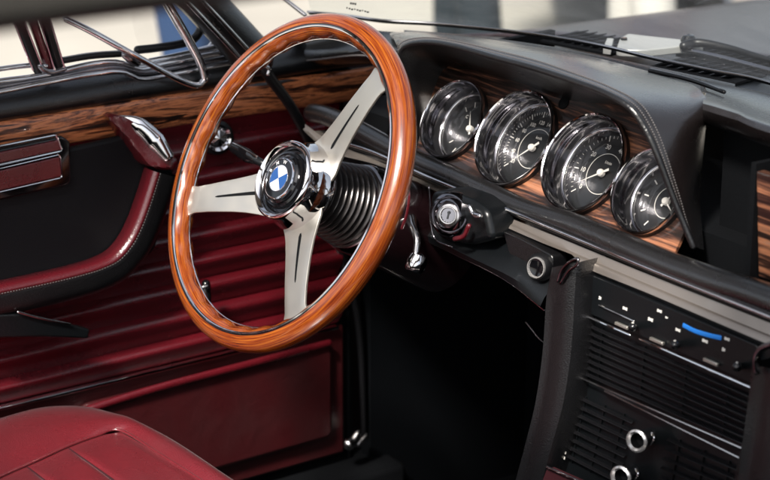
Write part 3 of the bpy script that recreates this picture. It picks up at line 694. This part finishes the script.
# instruments
e1, e2, _ = axes(NW)
def at(c, r, ang, h=0): return c+(e1*math.cos(ang)+e2*math.sin(ang))*r+NW*h
def gauge(cx_, cy_, Rg, kind):
    c = gcen(cx_, cy_)
    mb = MB()                                               # tubular housing: bright rim, dark glossy inner wall
    dp = -.028
    lathe(mb, c, NW, [(Rg*1.015, -.002), (Rg*1.02, .004), (Rg*1.015, .008)], 'rubber')
    lathe(mb, c, NW, [(Rg*.96, .010), (Rg*.95, .006), (Rg*.95, -.001), (Rg*.925, -.003), (Rg*.92, -.010), (Rg*.90, -.013), (Rg*.895, -.018), (Rg*.84, dp-.0005)], 'wall_black')
    hs = mb.build('gauge', dash)
    mb = MB(); lathe(mb, c, NW, [(Rg*1.02, .008), (Rg*1.015, .0115), (Rg*.995, .0135), (Rg*.97, .0125), (Rg*.96, .010)], 'chrome'); mb.build('bezel', hs)
    mb = MB(); pr = []
    for k in range(13): w = 2*PI*k/12; pr.append((Rg*.875+.0016*math.cos(w), dp+.009+.0022*math.sin(w)))
    lathe(mb, c, NW, pr, 'chrome')
    for k in range(9): pass
    mb.build('inner_ring', hs)
    # dark-chrome ring added to give the wall its bright reflections
    mb = MB()
    pr2 = [(Rg*.945, -.0035), (Rg*.925, -.0045), (Rg*.925, -.0062), (Rg*.94, -.0072)]
    lathe(mb, c, NW, pr2, 'dark_chrome'); mb.build('wall_ring', hs)
    mb = MB(); Rd = Rg*.85
    lathe(mb, c, NW, [(Rd, dp+.001), (.0001, dp+.001)], 'dial_black')
    H = dp+.0014
    def tick(a, r0, r1_, w, m_='white_mark'):
        t = Vector(at(c, 1, a, 0)-c); s = NW.cross(t)
        box(mb, at(c, (r0+r1_)/2, a, H), t*(r1_-r0)/2, s*w/2, NW*.0002, m_)
    if kind in ('speed', 'tach'):
        n = 12 if kind == 'speed' else 8; A0_, A1_ = math.radians(222), math.radians(-42)
        labs = ['20', '40', '60', '80', '100', '120', '140', '160', '180', '200', '220', '240'] if kind == 'speed' else ['0', '10', '20', '30', '40', '50', '60', '70']
        for k in range(n):
            a = A0_+(A1_-A0_)*k/(n-1); tick(a, Rd*.80, Rd*.94, .0011)
            text_geo(mb, labs[k], .0078 if kind == 'tach' else .0065, at(c, Rd*.66, a, H), e1, e2, 'white_mark', 0)
            if k < n-1:
                for q in (1, 2, 3, 4): tick(a+(A1_-A0_)/(n-1)*q/5, Rd*.87, Rd*.93, .0005)
        lathe(mb, c, NW, [(Rd*.50, H), (Rd*.50, H+.0004), (Rd*.485, H+.0004), (Rd*.485, H)], 'white_mark')
        text_geo(mb, 'km/h' if kind == 'speed' else '1/min', .005, at(c, Rd*.28, PI/2, H), e1, e2, 'white_mark', 0)
        if kind == 'tach':
            for q in range(8): tick(A1_+math.radians(4+q*4), Rd*.86, Rd*.94, .0018, 'red_mark')
        na = math.radians(215) if kind == 'tach' else math.radians(226)
    elif kind == 'clock':
        for k in range(12): tick(PI/6*k, Rd*.74, Rd*.90, .0014)
        lathe(mb, c, NW, [(Rd*.45, H), (Rd*.45, H+.0003), (Rd*.43, H+.0003), (Rd*.43, H)], 'white_mark')
        text_geo(mb, '12', .008, at(c, Rd*.6, PI/2, H), e1, e2, 'white_mark', 0)
        na = math.radians(60)
    else:
        for k in range(5): tick(math.radians(140-25*k), Rd*.72, Rd*.88, .0012)
        for k in range(5): tick(math.radians(220+25*k), Rd*.72, Rd*.88, .0012)
        tick(math.radians(40), Rd*.72, Rd*.88, .002, 'red_mark'); na = math.radians(120)
        cc = at(c, Rd*.45, math.radians(-20), H)
        lathe(mb, cc, NW, [(Rd*.32, 0), (Rd*.32, .003), (Rd*.29, .003), (Rd*.29, 0)], 'dark_chrome')
        text_geo(mb, 'C', .006, at(c, Rd*.55, PI*.8, H), e1, e2, 'white_mark', 0); text_geo(mb, 'E', .006, at(c, Rd*.55, PI*1.2, H), e1, e2, 'white_mark', 0)
    mb.build('dial', hs, smooth=False)
    mb = MB(); t = (at(c, 1, na)-c); s = NW.cross(t); h = dp+.006
    L = Rd*.78 if kind in ('speed', 'tach') else Rd*.6
    mb.add([c+NW*h+t*L, c+NW*h-t*L*.3+s*.0016, c+NW*h-t*L*.3-s*.0016, c+NW*(h+.001)], [(0, 1, 3), (0, 3, 2), (1, 2, 3), (0, 2, 1)], 'white_mark')
    lathe(mb, c, NW, [(.0044, h-.003), (.0044, h+.001), (.0032, h+.003), (.0001, h+.0032)], 'white_mark', 24)
    if kind == 'clock':
        t2 = (at(c, 1, na-1.6)-c); s2 = NW.cross(t2); mb.add([c+NW*h+t2*L*.7, c+NW*h+s2*.0014, c+NW*h-s2*.0014], [(0, 1, 2)], 'white_mark')
    mb.build('needle', hs, smooth=False)
    mb = MB(); lathe(mb, c, NW, [(Rg*.87, dp+.009), (Rg*.6, dp+.0105), (Rg*.3, dp+.0112), (.0001, dp+.0114)], 'gauge_glass'); mb.build('gauge_glass', hs)
    return hs
g1 = gauge(451, 118.5, 41.5*K, 'fuel'); g2 = gauge(513, 137, 49*K, 'speed'); g3 = gauge(582, 162, 48.8*K, 'tach'); g4 = gauge(647, 190.5, 40.5*K, 'clock')
g1['label'] = 'small fuel and temperature gauge at the wheel end'; g2['label'] = 'speedometer'; g3['label'] = 'rev counter with needle near zero'; g4['label'] = 'clock partly hidden by the hood'

# dash top: left pad, passenger pad
mb = MB()
lp = [[PZ(304, 24, .098), PZ(340, 27, .098), PZ(380, 31, .098), PZ(410, 33, .098)], [PY(285, 44, .25), PY(320, 42, .255), PY(360, 40, .262), PY(404, 42, .27)], [PY(280, 55, .235), PY(320, 51, .24), PY(360, 48, .24), PY(404, 50, .24)],
      [PY(277, 64, .235), PY(320, 60, .24), PY(360, 56, .24), PY(404, 60, .24)], [PY(280, 70, .255), PY(320, 66, .26), PY(360, 62, .26), PY(404, 66, .26)], [PY(300, 70, .30), PY(330, 66, .30), PY(370, 63, .30), PY(412, 70, .30)]]
loft(mb, lp, 'black_leather', nu=40); pad = mb.build('dash_top_pad', dash)
mb = MB(); tube(mb, [p+Vector((0, -.002, .001)) for p in lp[3]], .0011, 'thread', n=30, seg=6); mb.build('pad_seam', pad)
mb = MB(); q = [PZ(404, 30, .098), PZ(470, 35, .10), PZ(560, 47, .101), PZ(650, 66, .101), PZ(710, 80, .10), PZ(775, 94, .10)]
# passenger side pad
mb = MB(); loft(mb, [[PZ(x, y, .097) for x, y in ((404, 30), (470, 35.5), (560, 48), (650, 66), (735, 84))], [PZ(x, y, .100) for x, y in ((404, 40), (470, 46), (560, 59), (650, 79), (735, 100))]], 'hood_leather', nu=40, nv=5); mb.build('dash_top_cover', dash)
r0 = [PZ(x, y+2, .100) for x, y in ((700, 77), (712, 80), (735, 85), (775, 94))]; r0 += [Vector((.25, .43, .10)), Vector((.6, .33, .09))]
def ppad(pts, yv): 
    a = [PY(x, y, yv) for x, y in pts]; z = a[-1]; a += [Vector((.40, yv, z.z)), Vector((.66, yv, z.z-.005))]; return a
r1_ = [PZ(x, y, .108) for x, y in ((706, 90), (718, 94), (735, 100), (775, 114))]; r1_ += [Vector((.25, .37, .107)), Vector((.62, .28, .097))]
r2_ = ppad([(703, 102), (712, 104), (740, 113), (775, 127)], .27)
r3_ = ppad([(703, 113), (712, 116), (740, 126), (775, 140)], .262)
r4_ = ppad([(703, 121), (712, 125), (740, 135), (775, 149)], .275)
r5_ = ppad([(703, 121), (712, 125), (740, 135), (775, 149)], .31)
n_ = 6; loft(mb, [r0, r1_, r2_, r3_, r4_, r5_], 'hood_leather', nu=50); mb.add([r0[0], r1_[0], r2_[0], r3_[0], r4_[0], r5_[0]], [(0, 1, 2, 3, 4, 5)], 'hood_leather'); ppd = mb.build('passenger_pad', dash)
mb = MB(); tube(mb, [PZ(650, 70.5, .110), PZ(690, 80, .112), PZ(724, 92, .114)], .0024, 'rubber', n=20); tube(mb, [PZ(651, 68.8, .1115), PZ(690, 78.3, .1135), PZ(720, 89, .1155)], .0009, 'soft_chrome', n=20, seg=6); mb.build('demister_slot', dash)
# passenger recess and wood
mb = MB(); box(mb, (.36, .315, .03), (.34, 0, 0), (0, .006, 0), (0, 0, .085), 'matt_black'); mb.build('recess_panel', dash)
wl = PY(757, 150, .25).x
mb = MB(); slab(mb, [(wl, .25, .085), (.66, .25, .085), (.66, .262, -.03), (wl, .262, -.03)], (0, .012, 0), 'dash_wood'); mb.build('passenger_wood', dash, bevel=.002)
mb = MB(); box(mb, (wl-.004, .285, .03), (.0035, 0, 0), (0, .034, 0), (0, 0, .062), 'matt_black'); mb.build('recess_edge', dash)

# long padded rail under the instruments
cr = [(313, 113, .014), (330, 117, .0125), (360, 131, .0115), (407, 156, .0118), (458, 178, .0128), (520, 207, .0142), (580, 227.5, .0152), (660, 262, .0165), (720, 284, .0185), (770, 300, .0195)]
ce = [PY(x, y, .205) for x, y, r in cr]; ce += [Vector((.42, .205, ce[-1].z)), Vector((.66, .22, ce[-1].z))]
mb = MB(); tube(mb, ce, [.0125, .0125, .0118, .0118, .0125, .0135, .0148, .0155, .0165, .018, .0195, .020, .020], 'rail_leather', n=120, seg=24); mb.build('padded_rail', dash)
ch = [(330, 139), (370, 151), (406, 167), (440, 182), (493, 203.5), (580, 240), (660, 273), (770, 317)]
cp = [PY(x, y, .190) for x, y in ch]; cp += [Vector((.42, .19, cp[-1].z-.001)), Vector((.66, .20, cp[-1].z))]
mb = MB(); tube(mb, cp, .0021, 'chrome', n=110, seg=10); mb.build('bright_rail', dash)
mb = MB(); tube(mb, [p+Vector((0, .004, -.0042)) for p in cp], .0022, 'rubber', n=110, seg=10); mb.build('rail_shadow_gap', dash)
tt = [(305, 124), (330, 141), (380, 162), (440, 189), (493, 211), (540, 230), (577, 245), (584, 248), (650, 275), (770, 323)]
tc_ = [(305, 128), (330, 147), (380, 164.5), (440, 191.5), (493, 215), (540, 237), (577, 254), (584, 257), (650, 285), (770, 335)]
tb = [(305, 132), (330, 152), (380, 166), (440, 193), (493, 221), (540, 242), (577, 257), (584, 267), (650, 294), (770, 345)]
def ext(pts, yv): a = [PY(x, y, yv) for x, y in pts]; z = a[-1].z; return a+[Vector((.42, yv, z)), Vector((.66, yv, z))]
mb = MB(); a_, b_, c_ = ext(tt, .196), ext(tc_, .192), ext(tb, .186)
loft(mb, [a_, b_], 'bronze_trim', nu=80, nv=3); loft(mb, [b_, [p+Vector((0, -.003, -.001)) for p in b_], c_], 'bronze_trim', nu=80, nv=9)
loft(mb, [c_, [p+Vector((0, .03, -.002)) for p in c_]], 'bronze_trim', nu=80, nv=2); mb.build('trim_strip', dash)
# dark body of the dashboard behind everything
mb = MB(); box(mb, (0, .46, -.06), (.66, 0, 0), (0, .18, 0), (0, 0, .05), 'matt_black'); mb.build('dash_core', dash)
mb = MB(); slab(mb, [(-.50, .225, -.03), (-.50, .50, -.03), (-.50, .50, .09), (-.50, .30, .085), (-.44, .225, .06)], (.01, 0, 0), 'matt_black'); mb.build('cluster_side', dash)
# knee shroud
e_t = [PY(x, y, .20) for x, y in ((318, 140), (380, 170), (440, 196), (493, 224), (530, 243), (560, 257))]
e_m = [PY(x, y, .175) for x, y in ((300, 165), (360, 196), (430, 222), (480, 246), (520, 262), (552, 285))]
e_b = [PY(x, y, .17) for x, y in ((300, 185), (360, 212), (404, 230), (455, 254), (505, 279), (545, 310))]
e_k = [p+Vector((0, .12, -.01)) for p in e_b]
mb = MB(); loft(mb, [e_t, e_m, e_b, e_k], 'black_plastic', nu=50); shr = mb.build('knee_shroud', dash)
mb = MB(); tube(mb, [p+Vector((0, -.001, 0)) for p in e_b], .0009, 'dark_chrome', n=40, seg=6); mb.build('shroud_edge', shr)
# face panel beside the tongue, with round push button
mb = MB(); slab(mb, roundpoly([PY(x, y, .178) for x, y in ((503, 231), (519, 238), (553, 256), (552, 292), (524, 284), (508, 250))], .15), (0, .02, 0), 'black_leather'); tong = mb.build('switch_panel', dash, bevel=.003)
nb = Vector((.25, -.95, .15)).normalized(); c = PY(540, 267, .172)
mb = MB(); lathe(mb, c, nb, [(.016, -.004), (.0155, .004), (.013, .007), (.0115, .006)], 'rubber', 48); lathe(mb, c, nb, [(.0098, .006), (.006, .005), (.0001, .005)], 'gloss_black', 40); btn = mb.build('push_button', dash)
mb = MB(); lathe(mb, c, nb, [(.0118, .0062), (.0114, .0085), (.0104, .0085), (.0098, .006)], 'satin', 48); mb.build('button_ring', btn)
# ignition lock
ni = Vector((.55, -.80, .25)).normalized(); ci = PY(450, 215, .150)
mb = MB(); lathe(mb, ci, ni, [(.027, -.03), (.027, -.008), (.0245, -.001), (.021, .002), (.020, .0005), (.0165, .006), (.0145, .0075), (.0125, .0055)], 'dark_chrome', 64, hint=(0, 0, 1)); ign = mb.build('ignition_lock', dash)
mb = MB(); lathe(mb, ci, ni, [(.0125, .0055), (.0105, .0060), (.0100, .0078), (.0088, .0078), (.0080, .006)], 'soft_chrome', 48); lathe(mb, ci, ni, [(.0080, .006), (.0001, .006)], 'dark_chrome', 32); mb.build('lock_ring', ign)
mb = MB(); b1, b2, _n = axes(ni, (1, 0, 0)); box(mb, ci+ni*.0065, b1*.0009, b2*.0045, ni*.0006, 'gloss_black'); lathe(mb, ci+b2*.003, ni, [(.0018, .0072), (.0001, .0072)], 'gloss_black', 12); mb.build('key_slot', ign)
mb = MB(); hp = roundpoly([PY(x, y, .16) for x, y in ((430, 192), (446, 191), (470, 200), (486, 212), (492, 240), (470, 246), (440, 240), (428, 222))], .25)
slab(mb, hp, (0, .05, 0), 'black_plastic'); mb.build('lock_housing', dash, bevel=.009, bseg=3)
for pts, r, m_ in (([(429, 187), (430, 205), (431, 225), (436, 240), (452, 247)], .0010, 'dark_chrome'), ([(470, 207), (474, 214), (480, 216)], .003, 'chrome'), ([(455, 239), (464, 236), (469, 226)], .003, 'maroon_leather')):
    mb = MB(); tube(mb, [PY(x, y, .148) for x, y in pts], r, m_, n=20); mb.build('lock_trim', ign)
# round vent at the far left of the dash underneath the rail, cable in the footwell
mb = MB(); tube(mb, [PY(x, y, .30) for x, y in ((526, 322), (531, 328), (540, 339), (551, 347))], .0012, 'soft_chrome', n=20, seg=8); mb.build('bowden_cable', dash)

mat('symbol_white', (.85, .83, .78), .5)
# ================================================================== CENTRE CONSOLE
con = thing('center_console', 'black centre console with heater levers, slatted air vents and ringed knobs', 'console', (.07, .25, -.6))
NC = Vector((0, -1, .12)).normalized(); PC = Vector((0, .18, -.06))
def C_(x, y, o=0): return bp(x, y, NC, PC+NC*o)
mb = MB(); slab(mb, [C_(x, y, -.012) for x, y in ((582, 262), (775, 345), (752, 500), (560, 500))], (0, .10, 0), 'black_plastic'); mb.build('console_face', con)
for k in range(1):
    mb = MB(); box(mb, (.07, .28, -.42), (.13, 0, 0), (0, .07, 0), (0, 0, .22), 'matt_black'); mb.build('tunnel', con)
# side cheeks
def cheek(name, L, Rr, y0=.165, mt='black_leather'):
    a = [PY(x, y, yy) for x, y, yy in L]; b = [PY(x, y, yy) for x, y, yy in Rr]; m1 = [p.lerp(q, .3)+Vector((0, -.008, 0)) for p, q in zip(a, b)]; m2 = [p.lerp(q, .75)+Vector((0, -.008, 0)) for p, q in zip(a, b)]
    mb = MB(); loft(mb, [[p+Vector((-.004, .12, 0)) for p in a], a, m1, m2, b, [p+Vector((0, .04, 0)) for p in b]], mt, nu=60); return mb.build(name, con)
ck = cheek('side_cheek', [(557, 266, .168), (552, 300, .166), (548, 350, .160), (540, 400, .152), (529, 445, .145), (517, 490, .14)], [(579, 262, .168), (578, 300, .164), (575, 350, .158), (568, 400, .15), (556, 445, .142), (544, 490, .138)])
mb = MB(); tube(mb, [PY(x, y, .156) for x, y in ((558, 281), (562, 270), (570, 262), (578, 259), (577, 265), (569, 271), (561, 283))], .0019, 'dark_chrome', n=50, seg=10); mb.build('cheek_clip', ck)
ck2 = cheek('side_cheek', [(757, 362, .168), (753, 400, .165), (746, 440, .16), (736, 490, .155)], [(800, 372, .168), (798, 400, .165), (795, 440, .16), (790, 490, .155)])
mb = MB(); tube(mb, [PY(x, y, .152) for x, y in ((757, 372), (756, 358), (761, 349), (775, 343))], .0032, 'dark_chrome', n=30); mb.build('cheek_clip', ck2)
# heater panel
def cslab(name, pts, o, th, mt, parent=con, bev=.0012, r=.1):
    mb = MB(); slab(mb, roundpoly([C_(x, y, o) for x, y in pts], r), NC*th, mt); return mb.build(name, parent, bevel=bev)
hp_ = cslab('heater_panel', [(586, 270), (762, 345), (757, 384), (583, 309)], -.012, .006, 'black_plastic')
ex_ = Vector((1, 0, 0)); ey_ = NC.cross(ex_)
mb = MB()
for x, y, w, h in ((600, 298, 2, 3), (625, 308.5, 4, 2.6), (650.5, 319.5, 4.2, 2.8), (659.5, 311, 4, 2.4), (678, 330, 4, 2.4), (705, 341, 4.6, 2.6), (727, 339, 4, 2.4), (723.5, 349.5, 2.4, 3), (666.5, 317.5, 2, 1.6)):
    nb_ = 3 if w > 3 else 2
    for q in range(nb_):
        for v in ((-1, 1) if q % 2 == 0 else (0,)): box(mb, C_(x, y, -.0055)+ex_*w*.0009*((2*q+1)/nb_-1)+ey_*h*.00033*v, ex_*w*.0009/nb_*(.78 if v else .9), ey_*h*.0006*(.42 if v else .75), NC*.0003, 'symbol_white')
mb.build('heater_symbols', hp_, smooth=False)
mb = MB(); p = [C_(x, y, -.0052) for x, y in ((683, 325), (695, 331), (708, 335), (721, 338))]; tube(mb, p, .0024, 'blue_mark', n=20, flat=.2, up=ey_); mb.build('blue_scale', hp_)
for a, b in (((583, 314.5), (630, 335)), ((640, 339), (752, 388))):
    mb = MB(); pa, pb = C_(*a, -.004), C_(*b, -.004); tube(mb, [pa, pb], .0015, 'chrome', n=2, seg=8); mb.build('bright_line', con)
mb = MB(); tube(mb, [C_(599, 305, -.004), C_(634, 321, -.004)], .001, 'soft_chrome', n=2, seg=8); mb.build('lever_track', hp_)
for x, y in ((634, 326), (676, 344), (738, 366)):
    mb = MB(); tube(mb, [C_(x, y, -.006), C_(x-1, y+1, .010)], [.0035, .0050], 'gloss_black', n=6); kn = mb.build('slider_knob', con)
    mb = MB(); tube(mb, [C_(x-2.5, y-2, .011), C_(x-1, y-3, .011)], .0013, 'white_mark', n=2, seg=8); mb.build('knob_tip', kn)
for x, y in ((622, 325.5), (657, 341), (711, 362)):
    mb = MB(); box(mb, C_(x, y, -.003), ex_*.010, ey_*.0018, NC*.002, 'brushed'); mb.build('lever_plate', con, bevel=.0008)
# upper grille
def lerp2(a, b, t): return (a[0]+(b[0]-a[0])*t, a[1]+(b[1]-a[1])*t)
def grille(name, tl, tr, bl, br, n, nv, o=-.010):
    mb = MB(); slab(mb, [C_(*q, o-.006) for q in (tl, tr, br, bl)], NC*.002, 'matt_black'); gr = mb.build(name, con, smooth=False)
    for k in range(n):
        t = (k+.5)/n; a = C_(*lerp2(tl, bl, t), o+.002); b = C_(*lerp2(tr, br, t), o+.002)
        mb = MB(); m_ = (a+b)/2; box(mb, m_, (b-a)/2, (ey_*.0012-NC*.0020), (ey_*.0004+NC*.0004), 'slat_black'); mb.build('slat', gr, bevel=.0003)
    mb = MB()
    for k in range(nv):
        t = (k+.5)/nv; a = C_(*lerp2(tl, tr, t), o-.001); b = C_(*lerp2(bl, br, t), o-.001); box(mb, (a+b)/2, ex_*.0007, (b-a)/2, NC*.0015, 'black_plastic')
    mb.build('grille_bars', gr, smooth=False); return gr
grille('air_vent', (582, 319), (750, 392), (578, 374), (743, 446), 8, 4)
for y0, y1, x0 in ((377, 449, 579), (391, 460, 605)):
    mb = MB(); a, b = C_(x0, y0, -.003), C_(744, y1, -.003); tube(mb, [a, b], .0013, 'soft_chrome', n=2, seg=8); mb.build('bright_line', con)
grille('air_vent', (577, 392), (634, 418), (563, 458), (618, 486), 8, 3)
grille('air_vent', (668, 434), (742, 466), (655, 500), (732, 530), 7, 3)
mb = MB()
for k in range(12): x, y = lerp2((575, 400), (564.5, 458), k/11); box(mb, C_(x, y, -.002), ex_*.0006, ey_*.0014, NC*.0005, 'white_mark')
mb.build('thumb_wheel', con)
for x, y in ((641, 438), (625, 474)):
    nk = Vector((.28, -.93, .12)).normalized(); c = C_(x+3, y, .0)
    mb = MB(); lathe(mb, c, nk, [(.009, -.012), (.0095, .002), (.0105, .012)], 'gloss_black', 40); lathe(mb, c, nk, [(.0080, .014), (.0070, .004), (.0001, .003)], 'matt_black', 40); kn = mb.build('vent_knob', con)
    mb = MB(); lathe(mb, c, nk, [(.0105, .012), (.0122, .0135), (.0122, .0155), (.0100, .0170), (.0080, .014)], 'satin', 48); mb.build('knob_ring', kn)
    mb = MB(); tube(mb, [C_(x+11, y-5, .004), C_(x+13, y+1, .004), C_(x+10, y+6, .004)], .0014, 'chrome', n=12, seg=8); mb.build('knob_clip', kn)
mb = MB(); tube(mb, [PY(547, 467, .13), PY(590, 486, .13)], .0016, 'chrome', n=2, seg=8); mb.build('bright_line', con)
mb = MB(); slab(mb, [PY(x, y, .132) for x, y in ((547, 469), (590, 488), (570, 500), (535, 500))], (0, .01, 0), 'seam_maroon'); mb.build('corner_panel', con)

# ================================================================== STEERING COLUMN
SN = Vector((.04, -.887, .46)).normalized()
colm = thing('steering_column', 'black ribbed steering column shroud behind the wheel with stalks', 'steering column', W-SN*.2)
mb = MB(); pr = [(.030, -.034)]
for k in range(9):
    h = -.040-k*.0075; r = .037+.0014*k
    for j in range(8): w = 2*PI*j/8; pr.append((r+.0028*math.sin(w), h-.0075*j/8))
lathe(mb, W, SN, pr, 'bellows_rubber', 80); mb.build('ribbed_bellows', colm)
mb = MB(); lathe(mb, W, SN, [(.044, -.096), (.050, -.102), (.054, -.12), (.056, -.17), (.060, -.22), (.062, -.26)], 'column_paint', 64); mb.build('column_shroud', colm)
mb = MB(); lathe(mb, W, SN, [(.0505, -.1025), (.0530, -.105), (.0545, -.113)], 'dark_chrome', 64); mb.build('shroud_ring', colm)
mb = MB(); tube(mb, [PY(397, 168, .10), PY(405, 180, .10), PY(409, 196, .10), PY(407, 213, .10), PY(402, 228, .10)], .0018, 'maroon_leather', n=30, seg=8); mb.build('shroud_piping', colm)
# left stalk
st = thing('indicator_stalk', 'black indicator stalk with broad tip left of the wheel hub', 'stalk', PY(262, 165, .06))
mb = MB(); tube(mb, [W-SN*.12+Vector((-.03, 0, .01)), PY(276, 170, .06), PY(266, 165, .05), PY(256, 160, .045)], [.005, .0042, .0042, .005], 'black_plastic', n=30); mb.build('arm', st)
mb = MB(); tube(mb, [PY(257, 160.5, .045), PY(252, 158, .043), PY(240, 151.5, .04), PY(232, 147.5, .038)], [.006, .0095, .0085, .0066], 'gloss_black', n=24, flat=.6, up=(0, 0, 1)); mb.build('grip', st)
mb = MB(); tube(mb, [PY(257, 156.5, .043), PY(248, 151.5, .040), PY(233, 143.5, .037), PY(230, 146, .037)], .0013, 'soft_chrome', n=24, seg=6); mb.build('grip_highlight', st)  # chrome bead standing in for the white highlight round the grip
# right lever with bright ball
s2 = thing('wiper_stalk', 'bright metal lever with round black-faced end hanging under the dashboard', 'stalk', PY(415, 230, .13))
mb = MB(); tube(mb, [PY(411, 219, .14), PY(413, 228, .13), PY(417, 240, .125), PY(416, 254, .12)], [.0065, .005, .0042, .004], 'soft_chrome', n=24); mb.build('arm', s2)
c = PY(416, 264, .115); nn = Vector((.1, -.5, -.85)).normalized()
mb = MB(); lathe(mb, c, nn, [(.004, -.013), (.0105, -.010), (.012, -.004), (.012, .004), (.0105, .0075)], 'chrome', 40); lathe(mb, c, nn, [(.0105, .0075), (.009, .0095), (.0001, .010)], 'gloss_black', 40); mb.build('knob', s2)

# ================================================================== STEERING WHEEL
wh = thing('steering_wheel', 'glossy varnished wood-rimmed steering wheel with three brushed metal spokes', 'steering wheel', W)
w1_, w2_, _ = axes(SN)
RR, rt = .1855, .0150
def torus_ang(w, a, r=rt, RR_=RR): return W+(w1_*math.cos(w)+w2_*math.sin(w))*(RR_+r*math.cos(a))+SN*(r*math.sin(a))
mb = MB(); NU, NV = 240, 32; vs = []; uvs = []
for i in range(NU):
    w = 2*PI*i/NU
    for j in range(NV):
        a = 2*PI*j/NV
        r = rt
        if math.cos(a-math.radians(205)) > 0:      # finger grips moulded in the inner rear of the rim
            r -= .0030*max(0, math.cos(a-math.radians(205)))**.7*(.5+.5*math.cos(w*30))
        vs.append(torus_ang(w, a, r))
fs = []; 
for i in range(NU):
    for j in range(NV):
        i2, j2 = (i+1) % NU, (j+1) % NV; fs.append((i*NV+j, i*NV+j2, i2*NV+j2, i2*NV+j))
        tri = lambda q: 1-abs(2*q-1)
        uvs.append([(tri(i/NU), tri(j/NV)), (tri(i/NU), tri((j+1)/NV)), (tri((i+1)/NU), tri((j+1)/NV)), (tri((i+1)/NU), tri(j/NV))])
mb.add(vs, fs, 'rim_wood'); mb.uv = uvs; rim = mb.build('rim', wh)
for a0, wd_, m_, nm in ((99, .0011, 'gloss_black', 'rim_inlay'), (107, .0016, 'chrome', 'rim_band'), (186, .0009, 'chrome', 'rim_band')):
    mb = MB(); a = math.radians(a0); p = [torus_ang(2*PI*i/200, a, rt-.0003) for i in range(200)]
    tube(mb, p, wd_, m_, raw=True, closed=True, seg=8); mb.build(nm, rim)
# spokes, with black strips in place of the shade in open slots
def spoke(ang, label=None):
    t = w1_*math.cos(ang)+w2_*math.sin(ang); s = SN.cross(t)
    O = [(.036, .0330), (.050, .0300), (.062, .0265), (.08, .0230), (.10, .0205), (.14, .0172), (.160, .0165), (.169, .0185), (.179, .0225)]
    def h(x): return -.022*(max(0, min(1, (.165-x)/.115))**1.4)
    def wid(x):
        for (a, b), (c, d) in zip(O, O[1:]):
            if x <= c: q = max(0, (x-a)/(c-a)); q = q*q*(3-2*q) if c > .15 else q; return b+(d-b)*q
        return O[-1][1]
    NX, NY = 48, 12; th = .0036
    def w3(x, y, dz): return W+t*x+s*y+SN*(h(x)+dz)
    mb = MB(); top_ = []; bot_ = []
    for i in range(NX+1):
        x = O[0][0]+(O[-1][0]-O[0][0])*i/NX; w = wid(x)
        for j in range(NY+1):
            y = -w+2*w*j/NY; e = abs(2*j/NY-1); top_.append(w3(x, y, th/2-.0008*e**6)); bot_.append(w3(x, y, -th/2))
    n = NY+1; B = len(top_)
    fs = [(i*n+j, i*n+j+1, (i+1)*n+j+1, (i+1)*n+j) for i in range(NX) for j in range(NY)]
    fs += [tuple(B+k for k in f) for f in fs]
    for i in range(NX):
        for j in (0, NY): fs.append((i*n+j, (i+1)*n+j, B+(i+1)*n+j, B+i*n+j))
    for j in range(NY):
        for i in (0, NX): fs.append((i*n+j, i*n+j+1, B+i*n+j+1, B+i*n+j))
    mb.add(top_+bot_, fs, 'brushed'); sp = mb.build('spoke', wh, bevel=.0005, angle=35)
    mb = MB(); L_ = []; R_ = []
    for k in range(17):
        x = .062+.066*k/16; w = .0024-.0013*k/16
        if k in (0, 16): w *= .4
        L_.append(w3(x, w, th/2+.0003)); R_.append(w3(x, -w, th/2+.0003))
    mb.add(L_+R_+[p-SN*.002 for p in L_+R_], [(k, k+1, 18+k, 17+k) for k in range(16)]+[(k, k+1, 35+k, 34+k) for k in range(16)], 'matt_black'); mb.build('slot_dark_strip', sp, smooth=False)
for a in (-157, 58.5, -51): spoke(math.radians(a))
# hub
mb = MB(); lathe(mb, W-SN*.026, SN, [(.0001, -.006), (.040, -.006), (.047, -.005), (.049, -.003), (.048, .0), (.045, .001), (.0001, .001)], 'brushed', 96); mb.build('spoke_plate', wh)
mb = MB(); WH = W-SN*.034
lathe(mb, WH, SN, [(.0001, .004), (.0535, .006), (.0535, .010), (.0520, .015), (.0490, .022), (.0462, .030), (.0468, .036), (.0462, .0405), (.0435, .0425), (.0405, .0410), (.0385, .038), (.0375, .034)], 'chrome', 96); hub = mb.build('hub', wh, angle=50)
mb = MB(); lathe(mb, WH, SN, [(.0375, .033), (.034, .036), (.0335, .0395), (.031, .0405), (.029, .0395), (.0285, .0415), (.0265, .0435), (.0245, .0440)], 'gloss_black', 96); cap = mb.build('horn_cap', hub, angle=30)
mb = MB(); H = .044
lathe(mb, WH, SN, [(.0245, H), (.0240, H+.0012), (.0228, H+.0014), (.0225, H+.0004)], 'chrome', 64)
lathe(mb, WH, SN, [(.0225, H+.0004), (.0158, H+.0010)], 'gloss_black', 64)
lathe(mb, WH, SN, [(.0158, H+.0010), (.0155, H+.0018), (.0150, H+.0018), (.0147, H+.0012)], 'chrome', 64)
rot = math.radians(38)
for q in range(4):
    vs = [WH+SN*(H+.0018)]; 
    for k in range(13): a = rot+PI/2*q+PI/2*k/12; vs.append(WH+SN*(H+.0013)+(w1_*math.cos(a)+w2_*math.sin(a))*.0148)
    mb.add(vs, [(0, k, k+1) for k in range(1, 13)], 'emblem_blue' if q in (1, 3) else 'emblem_white')
for chr_, a in (('B', 128), ('M', 90), ('W', 52)):
    a = math.radians(a)+rot; tx = w1_*math.cos(a)+w2_*math.sin(a)
    text_geo(mb, chr_, .0062, WH+tx*.0191+SN*(H+.0012), tx.cross(SN)*1, tx, 'emblem_white', .0002)
mb.build('emblem', hub, smooth=False)
